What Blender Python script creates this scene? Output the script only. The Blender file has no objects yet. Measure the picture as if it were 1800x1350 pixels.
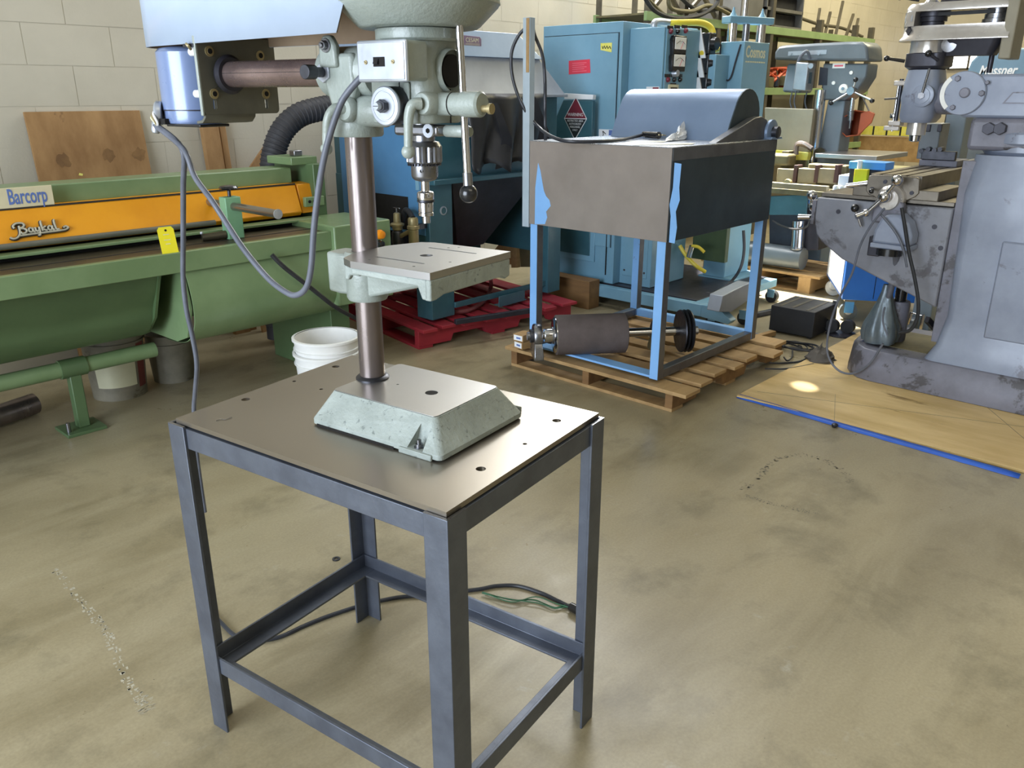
import bpy, bmesh, math, random
from mathutils import Vector, Matrix
from mathutils.noise import noise as pnoise
random.seed(7)
C = bpy.context.scene.collection
scn = bpy.context.scene
PI = math.pi

# ------------------------------------------------------------------ camera
CAM_H, PITCH, HEAD, FPX = 1.45, 0.3426, math.radians(43.0), 1430.0
cam = bpy.data.cameras.new('camera'); camo = bpy.data.objects.new('camera', cam); C.objects.link(camo)
camo.location = (0, 0, CAM_H)
camo.rotation_euler = (PI/2 - PITCH, 0, HEAD - PI/2)
cam.sensor_fit = 'HORIZONTAL'; cam.sensor_width = 36.0; cam.lens = FPX / 1800 * 36.0
cam.clip_start = 0.05; cam.clip_end = 100
scn.camera = camo

# ------------------------------------------------------------------ world, exposure
w = bpy.data.worlds.new('world'); scn.world = w; w.use_nodes = True
w.node_tree.nodes['Background'].inputs[0].default_value = (0.55, 0.68, 0.9, 1)
w.node_tree.nodes['Background'].inputs[1].default_value = 0.3
vs = scn.view_settings
vs.view_transform = 'Standard'; vs.look = 'None'; vs.gamma = 1.0; vs.use_curve_mapping = False
vs.exposure = 0.08

# ------------------------------------------------------------------ lights
def area(name, loc, target, sx, sy, power, col):
    l = bpy.data.lights.new(name, 'AREA'); l.shape = 'RECTANGLE'; l.size = sx; l.size_y = sy
    l.energy = power; l.color = col
    o = bpy.data.objects.new(name, l); C.objects.link(o); o.location = loc
    d = Vector(target) - Vector(loc)
    o.rotation_euler = d.to_track_quat('-Z', 'Y').to_euler()
    return o
# open roll-up door behind and to the left of the camera (daylight)
area('door_daylight', (-3.8, 1.2, 1.8), (3, 1.0, .9), 3.8, 3.4, 460, (0.79, 0.88, 1.0))
# skylight strip in the roof close to the block wall, washing down it
area('skylight_daylight', (5.4, 3.7, 4.95), (5.6, 4.8, 2.2), 3.6, 1.2, 190, (0.97, 0.98, 1.0))
# clerestory window high in the block wall
area('clerestory_daylight', (5.9, 4.80, 3.35), (4.6, 0, 0.9), 2.8, 1.3, 210, (0.95, 0.98, 1.0))
# tube lamps of the shop
area('tube_lamp_rear', (10.2, 2.2, 4.7), (10.4, 3.6, 0), 4.0, 2.0, 270, (1.0, 0.90, 0.60))
area('tube_lamp_front', (.6, -2.2, 4.7), (1.2, -1.2, 0), 3.0, 1.6, 45, (1.0, 0.9, 0.68))
# sun through roof lights: a patch by the tool cart and a streak by the nose of the mill base
def sunbeam(loc, target, deg, power):
    l = bpy.data.lights.new('sunbeam', 'SPOT'); l.energy = power; l.spot_size = math.radians(deg); l.spot_blend = .12
    l.color = (1, .96, .88); l.shadow_soft_size = .02
    o = bpy.data.objects.new('sunbeam', l); C.objects.link(o); o.location = loc
    o.rotation_euler = (Vector(target) - Vector(loc)).to_track_quat('-Z', 'Y').to_euler()
sunbeam((6.6, 4.3, 4.85), (5.80, 2.50, 0), 16, 9000)
sunbeam((6.9, 4.4, 4.85), (3.95, 1.60, 0), 1.1, 5000)

# ------------------------------------------------------------------ survey: a point of the site seen along one sight line
_fw = Vector((math.cos(HEAD)*math.cos(PITCH), math.sin(HEAD)*math.cos(PITCH), -math.sin(PITCH)))
_rt = Vector((math.sin(HEAD), -math.cos(HEAD), 0)); _up = _rt.cross(_fw)
def _ray(px, py): return _fw + _rt*((px-900)/FPX) - _up*((py-675)/FPX)
def onZ(px, py, z): d = _ray(px, py); return Vector((0, 0, CAM_H)) + d*((z-CAM_H)/d.z)
def onX(px, py, x): d = _ray(px, py); return Vector((0, 0, CAM_H)) + d*(x/d.x)
def onY(px, py, y): d = _ray(px, py); return Vector((0, 0, CAM_H)) + d*(y/d.y)

# ------------------------------------------------------------------ materials
def srgb(h):
    if isinstance(h, tuple): v = h
    else: v = tuple(int(h[i:i+2], 16)/255 for i in (0, 2, 4))
    return tuple((c/12.92 if c <= .04045 else ((c+.055)/1.055)**2.4) for c in v) + (1,)
def nd(nt, t, **kw):
    n = nt.nodes.new(t)
    for k, v in kw.items(): setattr(n, k, v)
    return n
def ramp(nt, fac, stops):
    r = nd(nt, 'ShaderNodeValToRGB'); e = r.color_ramp.elements
    while len(e) < len(stops): e.new(0.5)
    for i, (p, c) in enumerate(stops): e[i].position = p; e[i].color = c if len(c) == 4 else (*c, 1)
    nt.links.new(fac, r.inputs[0]); return r
def noise_n(nt, vec, scale, detail=4, rough=0.6, dist=0.0):
    n = nd(nt, 'ShaderNodeTexNoise'); n.inputs['Scale'].default_value = scale
    n.inputs['Detail'].default_value = detail; n.inputs['Roughness'].default_value = rough; n.inputs['Distortion'].default_value = dist
    nt.links.new(vec, n.inputs['Vector']); return n.outputs['Fac']
def mixc(nt, fac, a, b):
    m = nd(nt, 'ShaderNodeMix', data_type='RGBA')
    if isinstance(fac, float): m.inputs[0].default_value = fac
    else: nt.links.new(fac, m.inputs[0])
    for s, v in ((6, a), (7, b)):
        if isinstance(v, tuple): m.inputs[s].default_value = v
        else: nt.links.new(v, m.inputs[s])
    return m.outputs[2]
def mat(name, c1, c2=None, scale=6, rough=.5, metal=0.0, bump=0.0, bscale=60, wear=None, stretch=(1,1,1), coat=0.0, spec=.5, rvar=.12, world=False, lo=.35, hi=.65, det=5):
    """paint / metal: two tones mixed by noise, an optional third tone (wear) in patches, grain as bump"""
    m = bpy.data.materials.new(name); m.use_nodes = True; nt = m.node_tree
    b = nt.nodes['Principled BSDF']
    tc = nd(nt, 'ShaderNodeTexCoord'); mp = nd(nt, 'ShaderNodeMapping'); mp.inputs['Scale'].default_value = stretch
    if world:
        g = nd(nt, 'ShaderNodeNewGeometry'); nt.links.new(g.outputs['Position'], mp.inputs[0])
    else: nt.links.new(tc.outputs['Object'], mp.inputs[0])
    v = mp.outputs[0]
    a = srgb(c1); bb = srgb(c2) if c2 else tuple(x*.8 for x in a[:3]) + (1,)
    r = ramp(nt, noise_n(nt, v, scale, det, .62 if det > 2 else .4), [(lo, a), (hi, bb)])
    col = r.outputs[0]
    if wear:
        wc, wp, wsc = wear
        wr = ramp(nt, noise_n(nt, v, wsc, 7, .68, .4), [(wp, (0, 0, 0)), (min(1, wp+.05), (1, 1, 1))])
        col = mixc(nt, wr.outputs[0], col, srgb(wc))
    nt.links.new(col, b.inputs['Base Color'])
    rr = nd(nt, 'ShaderNodeMapRange'); nt.links.new(noise_n(nt, v, scale*2.3, min(4, det), .7 if det > 2 else .4), rr.inputs[0])
    rr.inputs[3].default_value = max(.03, rough-rvar); rr.inputs[4].default_value = min(1, rough+rvar)
    nt.links.new(rr.outputs[0], b.inputs['Roughness'])
    b.inputs['Metallic'].default_value = metal
    b.inputs['Specular IOR Level'].default_value = spec
    if coat: b.inputs['Coat Weight'].default_value = coat; b.inputs['Coat Roughness'].default_value = .12
    if bump:
        bp = nd(nt, 'ShaderNodeBump'); bp.inputs['Strength'].default_value = bump; bp.inputs['Distance'].default_value = .004
        nt.links.new(noise_n(nt, v, bscale, 4, .6), bp.inputs['Height']); nt.links.new(bp.outputs[0], b.inputs['Normal'])
    return m
M = {}
def D(key, *a, **k): M[key] = mat(key, *a, **k)
D('black_iron', '666c77', '575c67', 9, .42, .55, .12, 70, wear=('7c7f88', .70, 14))
D('steel_plate', 'a19a8f', '8a8277', 3, .28, .85, 0, rvar=.0, det=0, lo=.2, hi=.8)
D('bright_cast', 'b4b3b2', 'b4b3b2', 4, .30, .9, 0, rvar=.0, det=0)
D('drill_paint', '9ba39c', '8b938b', 8, .36, .0, .3, 140, wear=('767d77', .70, 30), coat=.25)
D('drill_paint_worn', 'a2aaa4', '8d958f', 12, .5, .0, .5, 90, wear=('727a76', .60, 70))
D('belt_cover', 'b4c3d6', 'aab9cc', 3, .33, .0, .04, 120, coat=.3)
D('motor_paint', '7a8cb2', '6e80a5', 3, .3, .1, .03, 120, coat=.6)
D('dark_sheet', '6b6a5d', '5a5a50', 5, .55, .1, .1, 60)
D('brown_tube', '8c817d', '736a67', 9, .30, .75, .05, 90, wear=('aaa09e', .64, 12), stretch=(1,1,.25))
D('arm_steel', 'a5908c', '8a7773', 9, .26, .75, .04, 90, wear=('bdb0ad', .66, 10))
D('chrome', 'd8d8dc', 'c8c8cc', 6, .12, 1.0)
D('steel', '9b9ca0', '808186', 14, .3, .95, .05, 100)
D('dark_steel', '55565c', '3f4045', 12, .38, .85, .1, 90)
D('zinc', 'c3c9d2', 'b2b8c2', 8, .34, .65, .03, 80)
D('black_plastic', '1c1d20', '141518', 10, .25, 0, 0, coat=.3)
D('rubber', '2a2b2e', '1d1e20', 12, .65)
D('cable_grey', '666a75', '565a64', 12, .42)
D('cable_black', '34373f', '25272d', 12, .4)
D('cover_warmlight_dirt', 'a58e72', '8e7860', 6, .6)  # inside of the belt cover: warm light and dirt put into its brown
D('hole', '15130f', '0d0b09', 10, .9)
D('white_plastic', 'e8e8e6', 'dcdcd8', 6, .38)
D('shear_green', '778e66', '6a825a', 4, .4, 0, .08, 60, wear=('56604a', .72, 9), coat=.15)
D('shear_green_dark', '546c48', '4a6140', 3, .45, 0, .08, 60, coat=.15)
D('shear_light_green', '7ba884', '6d9a77', 6, .5)
D('shear_orange', 'e39a16', 'd68c10', 4, .4, 0, .08, 50, wear=('a9660f', .74, 12), coat=.1)
D('shear_bed', '57513f', '3f3b31', 5, .4, .5, .1, 60, stretch=(.4,1,1))
D('cream', 'd8cfae', 'cbc19f', 5, .5)
D('ink_blue', '5f78b4', '546cab', 6, .5)
D('emblem', 'b5b19e', 'a19d8a', 20, .5, .1)
D('emblem_dark', '35302a', '2a2622', 20, .6)
D('tag_yellow', 'f0e32e', 'e8d91f', 4, .55)
D('label_yellow', 'dfd84e', 'e6e07a', 20, .5)
D('label_red', 'e0384f', 'd52f47', 5, .45)
D('label_red_ink', 'ea6f80', 'e56677', 5, .5)
D('maroon', '7d2436', '6b1f30', 5, .45)
D('label_white', 'e9ecef', 'dfe2e6', 6, .45)
D('label_black', '22272b', '1b1f22', 6, .45)
D('teal', '3d6773', '345a66', 4, .38, .05, .06, 60, coat=.2)
D('teal_side_blue', '5387b2', '487ba6', 3, .4, 0, .04, 60, coat=.15)
D('hood_blue', '93a9c4', '859bb8', 4, .36, .1, .05, 60, coat=.2)
D('sheet_grey', 'a4aab4', '989ea8', 5, .42, .3, .05, 60, wear=('6e747e', .74, 6))
D('rubber_sheet', '25262b', '1a1b1e', 5, .42, 0, .3, 18)
D('red_paint', 'a52b36', '8f2230', 6, .6, 0, .3, 40, wear=('8a6440', .70, 9), stretch=(.5,1,1))
D('cosmos_blue', '7ba5bb', '719cb3', 3, .4, 0, .04, 50, coat=.15)
D('cosmos_white', 'dfe9f0', 'd0dde6', 3, .4)
D('ivory', 'd8d6b8', 'cdcbac', 5, .5)
D('sander_brown', '9c938d', '8f8781', 3, .34, .25, .05, 60, stretch=(1,1,1), wear=('69a0d8', .80, 3.2))
D('sander_blue', '86b8ee', '7cafe6', 4, .42, 0, .08, 50, wear=('6b625c', .66, 7))
D('sander_dark', '3c4a52', '313d44', 4, .35, .3, .08, 40, wear=('57524a', .70, 5))
D('sander_hood', '7c90ad', '7387a4', 3, .34, .25, .04, 50)
D('sander_tube', '6c6d70', '57585c', 7, .36, .5, .08, 60)
D('bench_top', 'b9bec6', 'a6abb4', 4, .28, .7, .05, 50)
D('abrasive', '5d5351', '514846', 10, .8, 0, .25, 300)
D('plastic_film', 'ffffff', 'f2f5f8', 20, .25, 0, .5, 40)
D('paper', 'efefe9', 'e4e4de', 5, .7)
D('wood', 'b29264', '997a50', 5, .7, 0, .25, 40, stretch=(.25,2.2,2.2))
D('wood_dark', '8f6c42', '735433', 5, .75, 0, .25, 40, stretch=(2.2,.25,2.2))
D('wood_wall', 'b08a5c', '8c6840', 3.2, .7, 0, .2, 40, stretch=(1.6,1.6,.7), wear=('6b4d33', .62, 2.6))
D('plywood_floor', 'dcc088', 'c3a56a', 3, .45, 0, .15, 30, stretch=(2.6,.6,1), wear=('8f7442', .60, 2.2))
D('tape_blue', '2f62c4', '2857b4', 6, .5)
D('carton', 'a58456', '967647', 8, .7)
D('mill_knee', '868992', '73757e', 4, .38, .05, .06, 40, wear=('55545a', .56, 3.5), coat=.15)
D('mill_paint', '8f98aa', '7f8799', 4, .36, .05, .06, 40, wear=('6a6b78', .63, 6), coat=.2)
D('mill_base', '7e7f8c', '6a6a74', 5, .45, .05, .2, 40, wear=('4e4c50', .55, 5))
D('mill_bright', 'd2cec8', 'b8b2ac', 6, .24, .6, .05, 60)
D('mill_table', '7c756a', '69635a', 8, .38, .75, .1, 60)
D('mill_dark', '3f3f48', '33333b', 6, .4, .4, .1, 50)
D('rear_paint', '6b7379', '5f676d', 4, .38, .05, .05, 50, coat=.2)
D('rear_post', '8796a3', '7b8a97', 3, .45)
D('gauge_white', 'f2f2ee', 'e6e6e0', 8, .35)
D('orange_guard', 'c2623a', 'b05430', 4, .45)
D('orange_cord', 'c4502c', 'b04322', 6, .5)
D('cart_blue', '2f74cc', '2868bc', 3, .4, 0, .03, 50, coat=.2)
D('cart_edge', '58a0e0', '4c94d6', 3, .4)
D('rack_green', '8aa070', '7a9162', 4, .55, .1)
D('rack_steel', '605a4c', '4e493f', 8, .55, .3)
D('bin_grey', '6f6e6a', '5f5e5b', 4, .55, .2)
D('bin_dark', '202126', '18191d', 5, .7)
D('beige_panel', '97917e', '8a8472', 4, .6)
D('clutter_olive', '6e6648', '59533c', 9, .6, .2, .2, 40)
D('hose_yellow', 'e6d24c', 'e0c838', 4, .4)
D('hose_black', '3a3a3f', '2c2c30', 6, .6, 0, .3, 60)
D('red_hose', '8d4a4a', '7d3f40', 5, .55)
D('bronze', 'b3a57c', '9c8d66', 8, .4, .5, .15, 60)
D('beacon_orange', 'e8901c', 'de8412', 4, .35)
D('stop_red', 'd8432c', 'c93a25', 4, .35)
D('twine_green', '3f7052', '356346', 9, .7)
D('bag_grey', '6f7b82', '5d686f', 9, .35, .3, .4, 25, wear=('3e454a', .66, 16))
D('black_case', '2c2e33', '232529', 4, .5, .1, .1, 40)
D('rag', '5b5650', '48443f', 10, .8, 0, .5, 30)
D('messner_blue', '6f8ea4', '64839a', 3, .45)
D('bucket_grime', '8d8878', '6e6a5c', 6, .6, 0, .1, 40, wear=('57523f', .6, 6))
D('bucket_red', '7e3a36', '6a302e', 5, .6)

# ------------------------------------------------------------------ mesh builder
def catmull(pts, sub=6):
    pts = [Vector(p) for p in pts]
    if len(pts) < 3: return pts
    out = []
    for i in range(len(pts)-1):
        p0 = pts[max(i-1, 0)]; p1 = pts[i]; p2 = pts[i+1]; p3 = pts[min(i+2, len(pts)-1)]
        for k in range(sub):
            t = k/sub
            out.append(.5*((2*p1) + (p2-p0)*t + (2*p0-5*p1+4*p2-p3)*t*t + (3*p1-p0-3*p2+p3)*t**3))
    out.append(pts[-1]); return out
class MB:
    def __init__(s): s.v = []; s.f = []
    def add(s, vs_, fs):
        b = len(s.v); s.v += [tuple(v) for v in vs_]; s.f += [tuple(i+b for i in f) for f in fs]; return s
    def box(s, x0, x1, y0, y1, z0, z1):
        return s.add([(x0,y0,z0),(x1,y0,z0),(x1,y1,z0),(x0,y1,z0),(x0,y0,z1),(x1,y0,z1),(x1,y1,z1),(x0,y1,z1)],
                     [(0,3,2,1),(4,5,6,7),(0,1,5,4),(1,2,6,5),(2,3,7,6),(3,0,4,7)])
    def obox(s, c, size, rz=0, rx=0, ry=0):
        R = Matrix.Rotation(rz,3,'Z') @ Matrix.Rotation(ry,3,'Y') @ Matrix.Rotation(rx,3,'X')
        x,y,z = (d/2 for d in size); c = Vector(c)
        P = [c + R @ Vector(p) for p in ((-x,-y,-z),(x,-y,-z),(x,y,-z),(-x,y,-z),(-x,-y,z),(x,-y,z),(x,y,z),(-x,y,z))]
        return s.add(P, [(0,3,2,1),(4,5,6,7),(0,1,5,4),(1,2,6,5),(2,3,7,6),(3,0,4,7)])
    def bar(s, p0, p1, wd, ht, up=(0,0,1)):
        p0, p1 = Vector(p0), Vector(p1); d = (p1-p0).normalized(); u = Vector(up)
        sd = d.cross(u)
        if sd.length < 1e-4: sd = d.cross(Vector((1,0,0)))
        sd.normalize(); u = sd.cross(d); a = sd*wd/2; b = u*ht/2
        P = [p0-a-b, p0+a-b, p0+a+b, p0-a+b, p1-a-b, p1+a-b, p1+a+b, p1-a+b]
        return s.add(P, [(0,1,2,3),(7,6,5,4),(1,0,4,5),(2,1,5,6),(3,2,6,7),(0,3,7,4)])
    def lathe(s, prof, p0, axis=(0,0,1), n=24, cap=True):
        """prof: list of (radius, distance along axis from p0)"""
        p0 = Vector(p0); ax = Vector(axis).normalized()
        t = Vector((1,0,0)) if abs(ax.x) < .9 else Vector((0,1,0))
        u = ax.cross(t).normalized(); v = ax.cross(u)
        vs_ = []
        for r, h in prof:
            for k in range(n):
                a = 2*PI*k/n; vs_.append(p0 + ax*h + (u*math.cos(a)+v*math.sin(a))*r)
        fs = []
        for i in range(len(prof)-1):
            for k in range(n):
                k2 = (k+1) % n; fs.append((i*n+k, i*n+k2, (i+1)*n+k2, (i+1)*n+k))
        if cap: fs.append(tuple(reversed(range(n)))); fs.append(tuple(range((len(prof)-1)*n, len(prof)*n)))
        return s.add(vs_, fs)
    def cyl(s, p0, p1, r, r1=None, n=20):
        d = Vector(p1)-Vector(p0)
        return s.lathe([(r,0),(r if r1 is None else r1, d.length)], p0, d, n)
    def tube(s, pts, r, n=8, smooth=6):
        P = catmull(pts, smooth) if smooth else [Vector(p) for p in pts]
        vs_ = []; prev = None
        for i, p in enumerate(P):
            d = (P[min(i+1,len(P)-1)] - P[max(i-1,0)]); d = d.normalized() if d.length > 1e-9 else Vector((0,0,1))
            if prev is None:
                t = Vector((0,0,1)) if abs(d.z) < .9 else Vector((1,0,0)); u = d.cross(t).normalized()
            else:
                u = prev - d*prev.dot(d); u = u.normalized() if u.length > 1e-6 else d.orthogonal().normalized()
            prev = u; v = d.cross(u); rr = r(i/(len(P)-1)) if callable(r) else r
            for k in range(n):
                a = 2*PI*k/n; vs_.append(p + (u*math.cos(a)+v*math.sin(a))*rr)
        fs = [(i*n+k, i*n+(k+1)%n, (i+1)*n+(k+1)%n, (i+1)*n+k) for i in range(len(P)-1) for k in range(n)]
        fs.append(tuple(reversed(range(n)))); fs.append(tuple(range((len(P)-1)*n, len(P)*n)))
        return s.add(vs_, fs)
    def sphere(s, c, r, n=18, m=10, sz=1.0):
        return s.lathe([(max(1e-4, r*math.sin(PI*i/m)), -r*sz*math.cos(PI*i/m)) for i in range(m+1)], c, (0,0,1), n, False)
    def prism(s, poly, axis, a0, a1):
        """poly: list of 2D points; axis 'x' -> (y,z), 'y' -> (x,z), 'z' -> (x,y)"""
        def P(p, a): return {'x': (a,p[0],p[1]), 'y': (p[0],a,p[1]), 'z': (p[0],p[1],a)}[axis]
        n = len(poly)
        vs_ = [P(p,a0) for p in poly] + [P(p,a1) for p in poly]
        return s.add(vs_, [tuple(range(n)), tuple(reversed(range(n,2*n)))] + [(i,(i+1)%n,n+(i+1)%n,n+i) for i in range(n)])
    def loft(s, loops, cap=True):
        n = len(loops[0]); vs_ = [p for L in loops for p in L]
        fs = [(i*n+k, i*n+(k+1)%n, (i+1)*n+(k+1)%n, (i+1)*n+k) for i in range(len(loops)-1) for k in range(n)]
        if cap: fs.append(tuple(reversed(range(n)))); fs.append(tuple(range((len(loops)-1)*n, len(loops)*n)))
        return s.add(vs_, fs)
    def plate(s, outer, holes, z0, z1):
        """flat plate in XY with real through holes"""
        cu = bpy.data.curves.new('tmp', 'CURVE'); cu.dimensions = '2D'; cu.fill_mode = 'BOTH'; cu.extrude = (z1-z0)/2
        for loop in [outer] + holes:
            sp = cu.splines.new('POLY'); sp.points.add(len(loop)-1); sp.use_cyclic_u = True
            for q, p in zip(sp.points, loop): q.co = (p[0], p[1], 0, 1)
        me = curve_mesh(cu)
        s.add([(v.co.x, v.co.y, v.co.z + (z0+z1)/2) for v in me.vertices], [tuple(p.vertices) for p in me.polygons])
        bpy.data.meshes.remove(me); return s
    def text(s, body, size, o, ux, uy, depth=.001, shear=0, align='CENTER', sx=1.0, bold=0.0):
        """lettering: o = centre of baseline, ux reading direction, uy up"""
        cu = bpy.data.curves.new('tmp', 'FONT'); cu.body = body; cu.size = size; cu.align_x = align; cu.shear = shear
        cu.extrude = depth/2; cu.resolution_u = 3; cu.offset = bold
        me = curve_mesh(cu); ux = Vector(ux).normalized(); uy = Vector(uy).normalized(); n = ux.cross(uy); o = Vector(o)
        s.add([o + ux*v.co.x*sx + uy*v.co.y + n*(v.co.z+depth/2) for v in me.vertices], [tuple(p.vertices) for p in me.polygons])
        bpy.data.meshes.remove(me); return s
    def mesh(s, name, world_inv=None, smooth=True, ang=40, weld=True):
        me = bpy.data.meshes.new(name)
        vs_ = s.v if world_inv is None else [tuple(world_inv @ Vector(v)) for v in s.v]
        me.from_pydata(vs_, [], s.f)
        bm = bmesh.new(); bm.from_mesh(me)
        if weld: bmesh.ops.remove_doubles(bm, verts=bm.verts, dist=1e-6)
        bmesh.ops.recalc_face_normals(bm, faces=bm.faces); bm.to_mesh(me); bm.free()
        if smooth:
            me.shade_smooth(); me.set_sharp_from_angle(angle=math.radians(ang))
        return me
    def build(s, name, m, parent=None, bevel=0.0, world=False, ang=40, seg=2, weld=True):
        inv = None
        if world and parent is not None: inv = world_matrix(parent).inverted()
        me = s.mesh(name, inv, ang=ang, weld=weld)
        me.materials.append(M[m] if isinstance(m, str) else m)
        o = bpy.data.objects.new(name, me); C.objects.link(o)
        if parent is not None: o.parent = parent
        if bevel:
            b = o.modifiers.new('bevel', 'BEVEL'); b.width = bevel; b.segments = seg; b.limit_method = 'ANGLE'; b.angle_limit = math.radians(38)
        return o
def curve_mesh(cu):
    o = bpy.data.objects.new('tmp', cu); C.objects.link(o)
    dg = bpy.context.evaluated_depsgraph_get(); dg.update()
    me = bpy.data.meshes.new_from_object(o.evaluated_get(dg))
    bpy.data.objects.remove(o); bpy.data.curves.remove(cu); return me
def world_matrix(o):
    m = Matrix.Translation(o.location) @ o.rotation_euler.to_matrix().to_4x4()
    return world_matrix(o.parent) @ m if o.parent else m
def thing(name, label, cat, loc=(0,0,0), rz=0.0, group=None):
    o = bpy.data.objects.new(name, None); C.objects.link(o); o.location = loc; o.rotation_euler = (0,0,rz)
    o.empty_display_size = .1
    return tag(o, label, cat, group)
def tag(o, label, cat, group=None):
    o['label'] = label; o['category'] = cat
    if group: o['group'] = group
    return o
def struct(o): o['kind'] = 'structure'; return o
def stuff(o): o['kind'] = 'stuff'; return o
def carve(mb, cutter):
    a = bpy.data.objects.new('tmp', mb.mesh('tmp', smooth=False)); b = bpy.data.objects.new('tmp', cutter.mesh('tmp', smooth=False))
    C.objects.link(a); C.objects.link(b); m = a.modifiers.new('b', 'BOOLEAN'); m.object = b; m.operation = 'DIFFERENCE'; m.solver = 'EXACT'
    dg = bpy.context.evaluated_depsgraph_get(); dg.update(); me = bpy.data.meshes.new_from_object(a.evaluated_get(dg))
    r = MB().add([tuple(v.co) for v in me.vertices], [tuple(p.vertices) for p in me.polygons])
    bpy.data.objects.remove(a); bpy.data.objects.remove(b); bpy.data.meshes.remove(me); return r
def circ(c, r, n=20): return [(c[0]+r*math.cos(2*PI*k/n), c[1]+r*math.sin(2*PI*k/n)) for k in range(n)]
def rrect(x0, x1, y0, y1, r, n=5):
    out = []
    for cx, cy, a0 in ((x1-r,y1-r,0),(x0+r,y1-r,90),(x0+r,y0+r,180),(x1-r,y0+r,270)):
        for k in range(n+1):
            a = math.radians(a0 + 90*k/n); out.append((cx+r*math.cos(a), cy+r*math.sin(a)))
    return out

# =================================================================== THE SETTING
def floor_material():
    m = bpy.data.materials.new('sealed_concrete'); m.use_nodes = True; nt = m.node_tree; b = nt.nodes['Principled BSDF']
    g = nd(nt, 'ShaderNodeNewGeometry'); P = g.outputs['Position']
    mp = nd(nt, 'ShaderNodeMapping'); mp.inputs['Rotation'].default_value = (0,0,math.radians(-52)); mp.inputs['Scale'].default_value = (.35, 1.5, 1)
    nt.links.new(P, mp.inputs[0])
    big = ramp(nt, noise_n(nt, P, 1.0, 6, .6, .2), [(.36, srgb('857a5e')), (.55, srgb('9e9275')), (.7, srgb('8b826a'))])
    streak = ramp(nt, noise_n(nt, mp.outputs[0], 3.0, 6, .65, .5), [(.38, (0,0,0)), (.62, (1,1,1))])
    c = mixc(nt, streak.outputs[0], big.outputs[0], srgb('a2977b'))
    dirt = ramp(nt, noise_n(nt, P, 2.4, 8, .68, .25), [(.52, (0,0,0)), (.74, (.75,.75,.75))])
    c = mixc(nt, dirt.outputs[0], c, srgb('615b47'))
    pale = ramp(nt, noise_n(nt, P, 9, 6, .7, .3), [(.64, (0,0,0)), (.74, (.6,.6,.6))])
    c = mixc(nt, pale.outputs[0], c, srgb('aaa493'))
    speck = ramp(nt, noise_n(nt, P, 38, 3, .6), [(.73, (0,0,0)), (.77, (.7,.7,.7))])
    c = mixc(nt, speck.outputs[0], c, srgb('423d2e'))
    fine = ramp(nt, noise_n(nt, P, 120, 3, .6), [(.3, (.90,.90,.90)), (.7, (1.06,1.06,1.06))])
    mm = nd(nt, 'ShaderNodeMix', data_type='RGBA', blend_type='MULTIPLY'); mm.inputs[0].default_value = 1
    nt.links.new(c, mm.inputs[6]); nt.links.new(fine.outputs[0], mm.inputs[7])
    nt.links.new(mm.outputs[2], b.inputs['Base Color'])
    r = nd(nt, 'ShaderNodeMapRange'); nt.links.new(noise_n(nt, P, 3.5, 6, .7, .5), r.inputs[0]); r.inputs[3].default_value = .16; r.inputs[4].default_value = .52
    nt.links.new(r.outputs[0], b.inputs['Roughness']); b.inputs['Specular IOR Level'].default_value = .5
    bp = nd(nt, 'ShaderNodeBump'); bp.inputs['Strength'].default_value = .12; bp.inputs['Distance'].default_value = .003
    nt.links.new(noise_n(nt, P, 24, 6, .7), bp.inputs['Height']); nt.links.new(bp.outputs[0], b.inputs['Normal'])
    return m
M['floor'] = floor_material()
D('block_paint', 'c9c2b1', 'beb7a6', 1.6, .6, 0, .22, 70, world=True, wear=('b4ac97', .70, 3))
D('mortar', 'c4bdac', 'bab3a2', 4, .8, 0, .2, 60, world=True)
D('ceiling_paint', 'c9c7bd', 'bdbbb0', 2, .8, world=True)
D('chalk', 'b9b4a2', 'aba592', 30, .9)
D('grime', '7d7766', '716b5b', 20, .5)
X0, X1, Y0, WY = -4.0, 15.0, -6.0, 4.87
floor = struct(MB().box(X0-.2, X1+.2, Y0-.2, WY+.3, -.2, 0).build('floor', 'floor'))
struct(MB().box(X0-.2, X1+.2, Y0-.2, WY+.3, 5.0, 5.2).build('ceiling', 'ceiling_paint'))
wl = struct(MB().box(X0-.2, X1+.2, WY+.0018, WY+.25, 0, 5.0).build('wall_left', 'mortar'))
struct(MB().box(X1, X1+.2, Y0, WY+.008, 0, 5.0).build('wall_far', 'block_paint'))
struct(MB().box(X0, X1, Y0-.2, Y0, 0, 5.0).build('wall_right', 'block_paint'))
wb = MB(); wb.box(X0-.2, X0, Y0, -1.8, 0, 5.0); wb.box(X0-.2, X0, 3.0, WY+.008, 0, 5.0); wb.box(X0-.2, X0, -1.8, 3.0, 3.7, 5.0)
struct(wb.build('wall_rear', 'block_paint'))
# block courses: the ones in view are single blocks of the wall
COURSE, BLK, ZB, XB = .2017, .44, 1.186, 1.58
one = MB().box(0, BLK-.004, 0, .03, 0, COURSE-.004)
bme = one.mesh('block', smooth=False); bme.materials.append(M['block_paint'])
rest = MB()
for k in range(-6, 19):
    z = ZB + COURSE*k
    for i in range(-13, 31):
        x = XB + BLK*i + (BLK/2 if k % 2 else 0)
        if x + BLK > X1: continue
        seen = -2 <= k <= 6 and x > .55 and x < 11.8
        dy = random.uniform(-.0012, .0012)
        if seen:
            o = bpy.data.objects.new('block', bme); C.objects.link(o); o.parent = wl; o.location = (x+.002, WY+dy, z+.002)
        else:
            rest.box(x+.002, x+BLK-.002, WY+dy, WY+.03+dy, z+.002, z+COURSE-.002)
ro = rest.build('blockwork', 'block_paint', wl, weld=False); stuff(ro)
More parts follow.
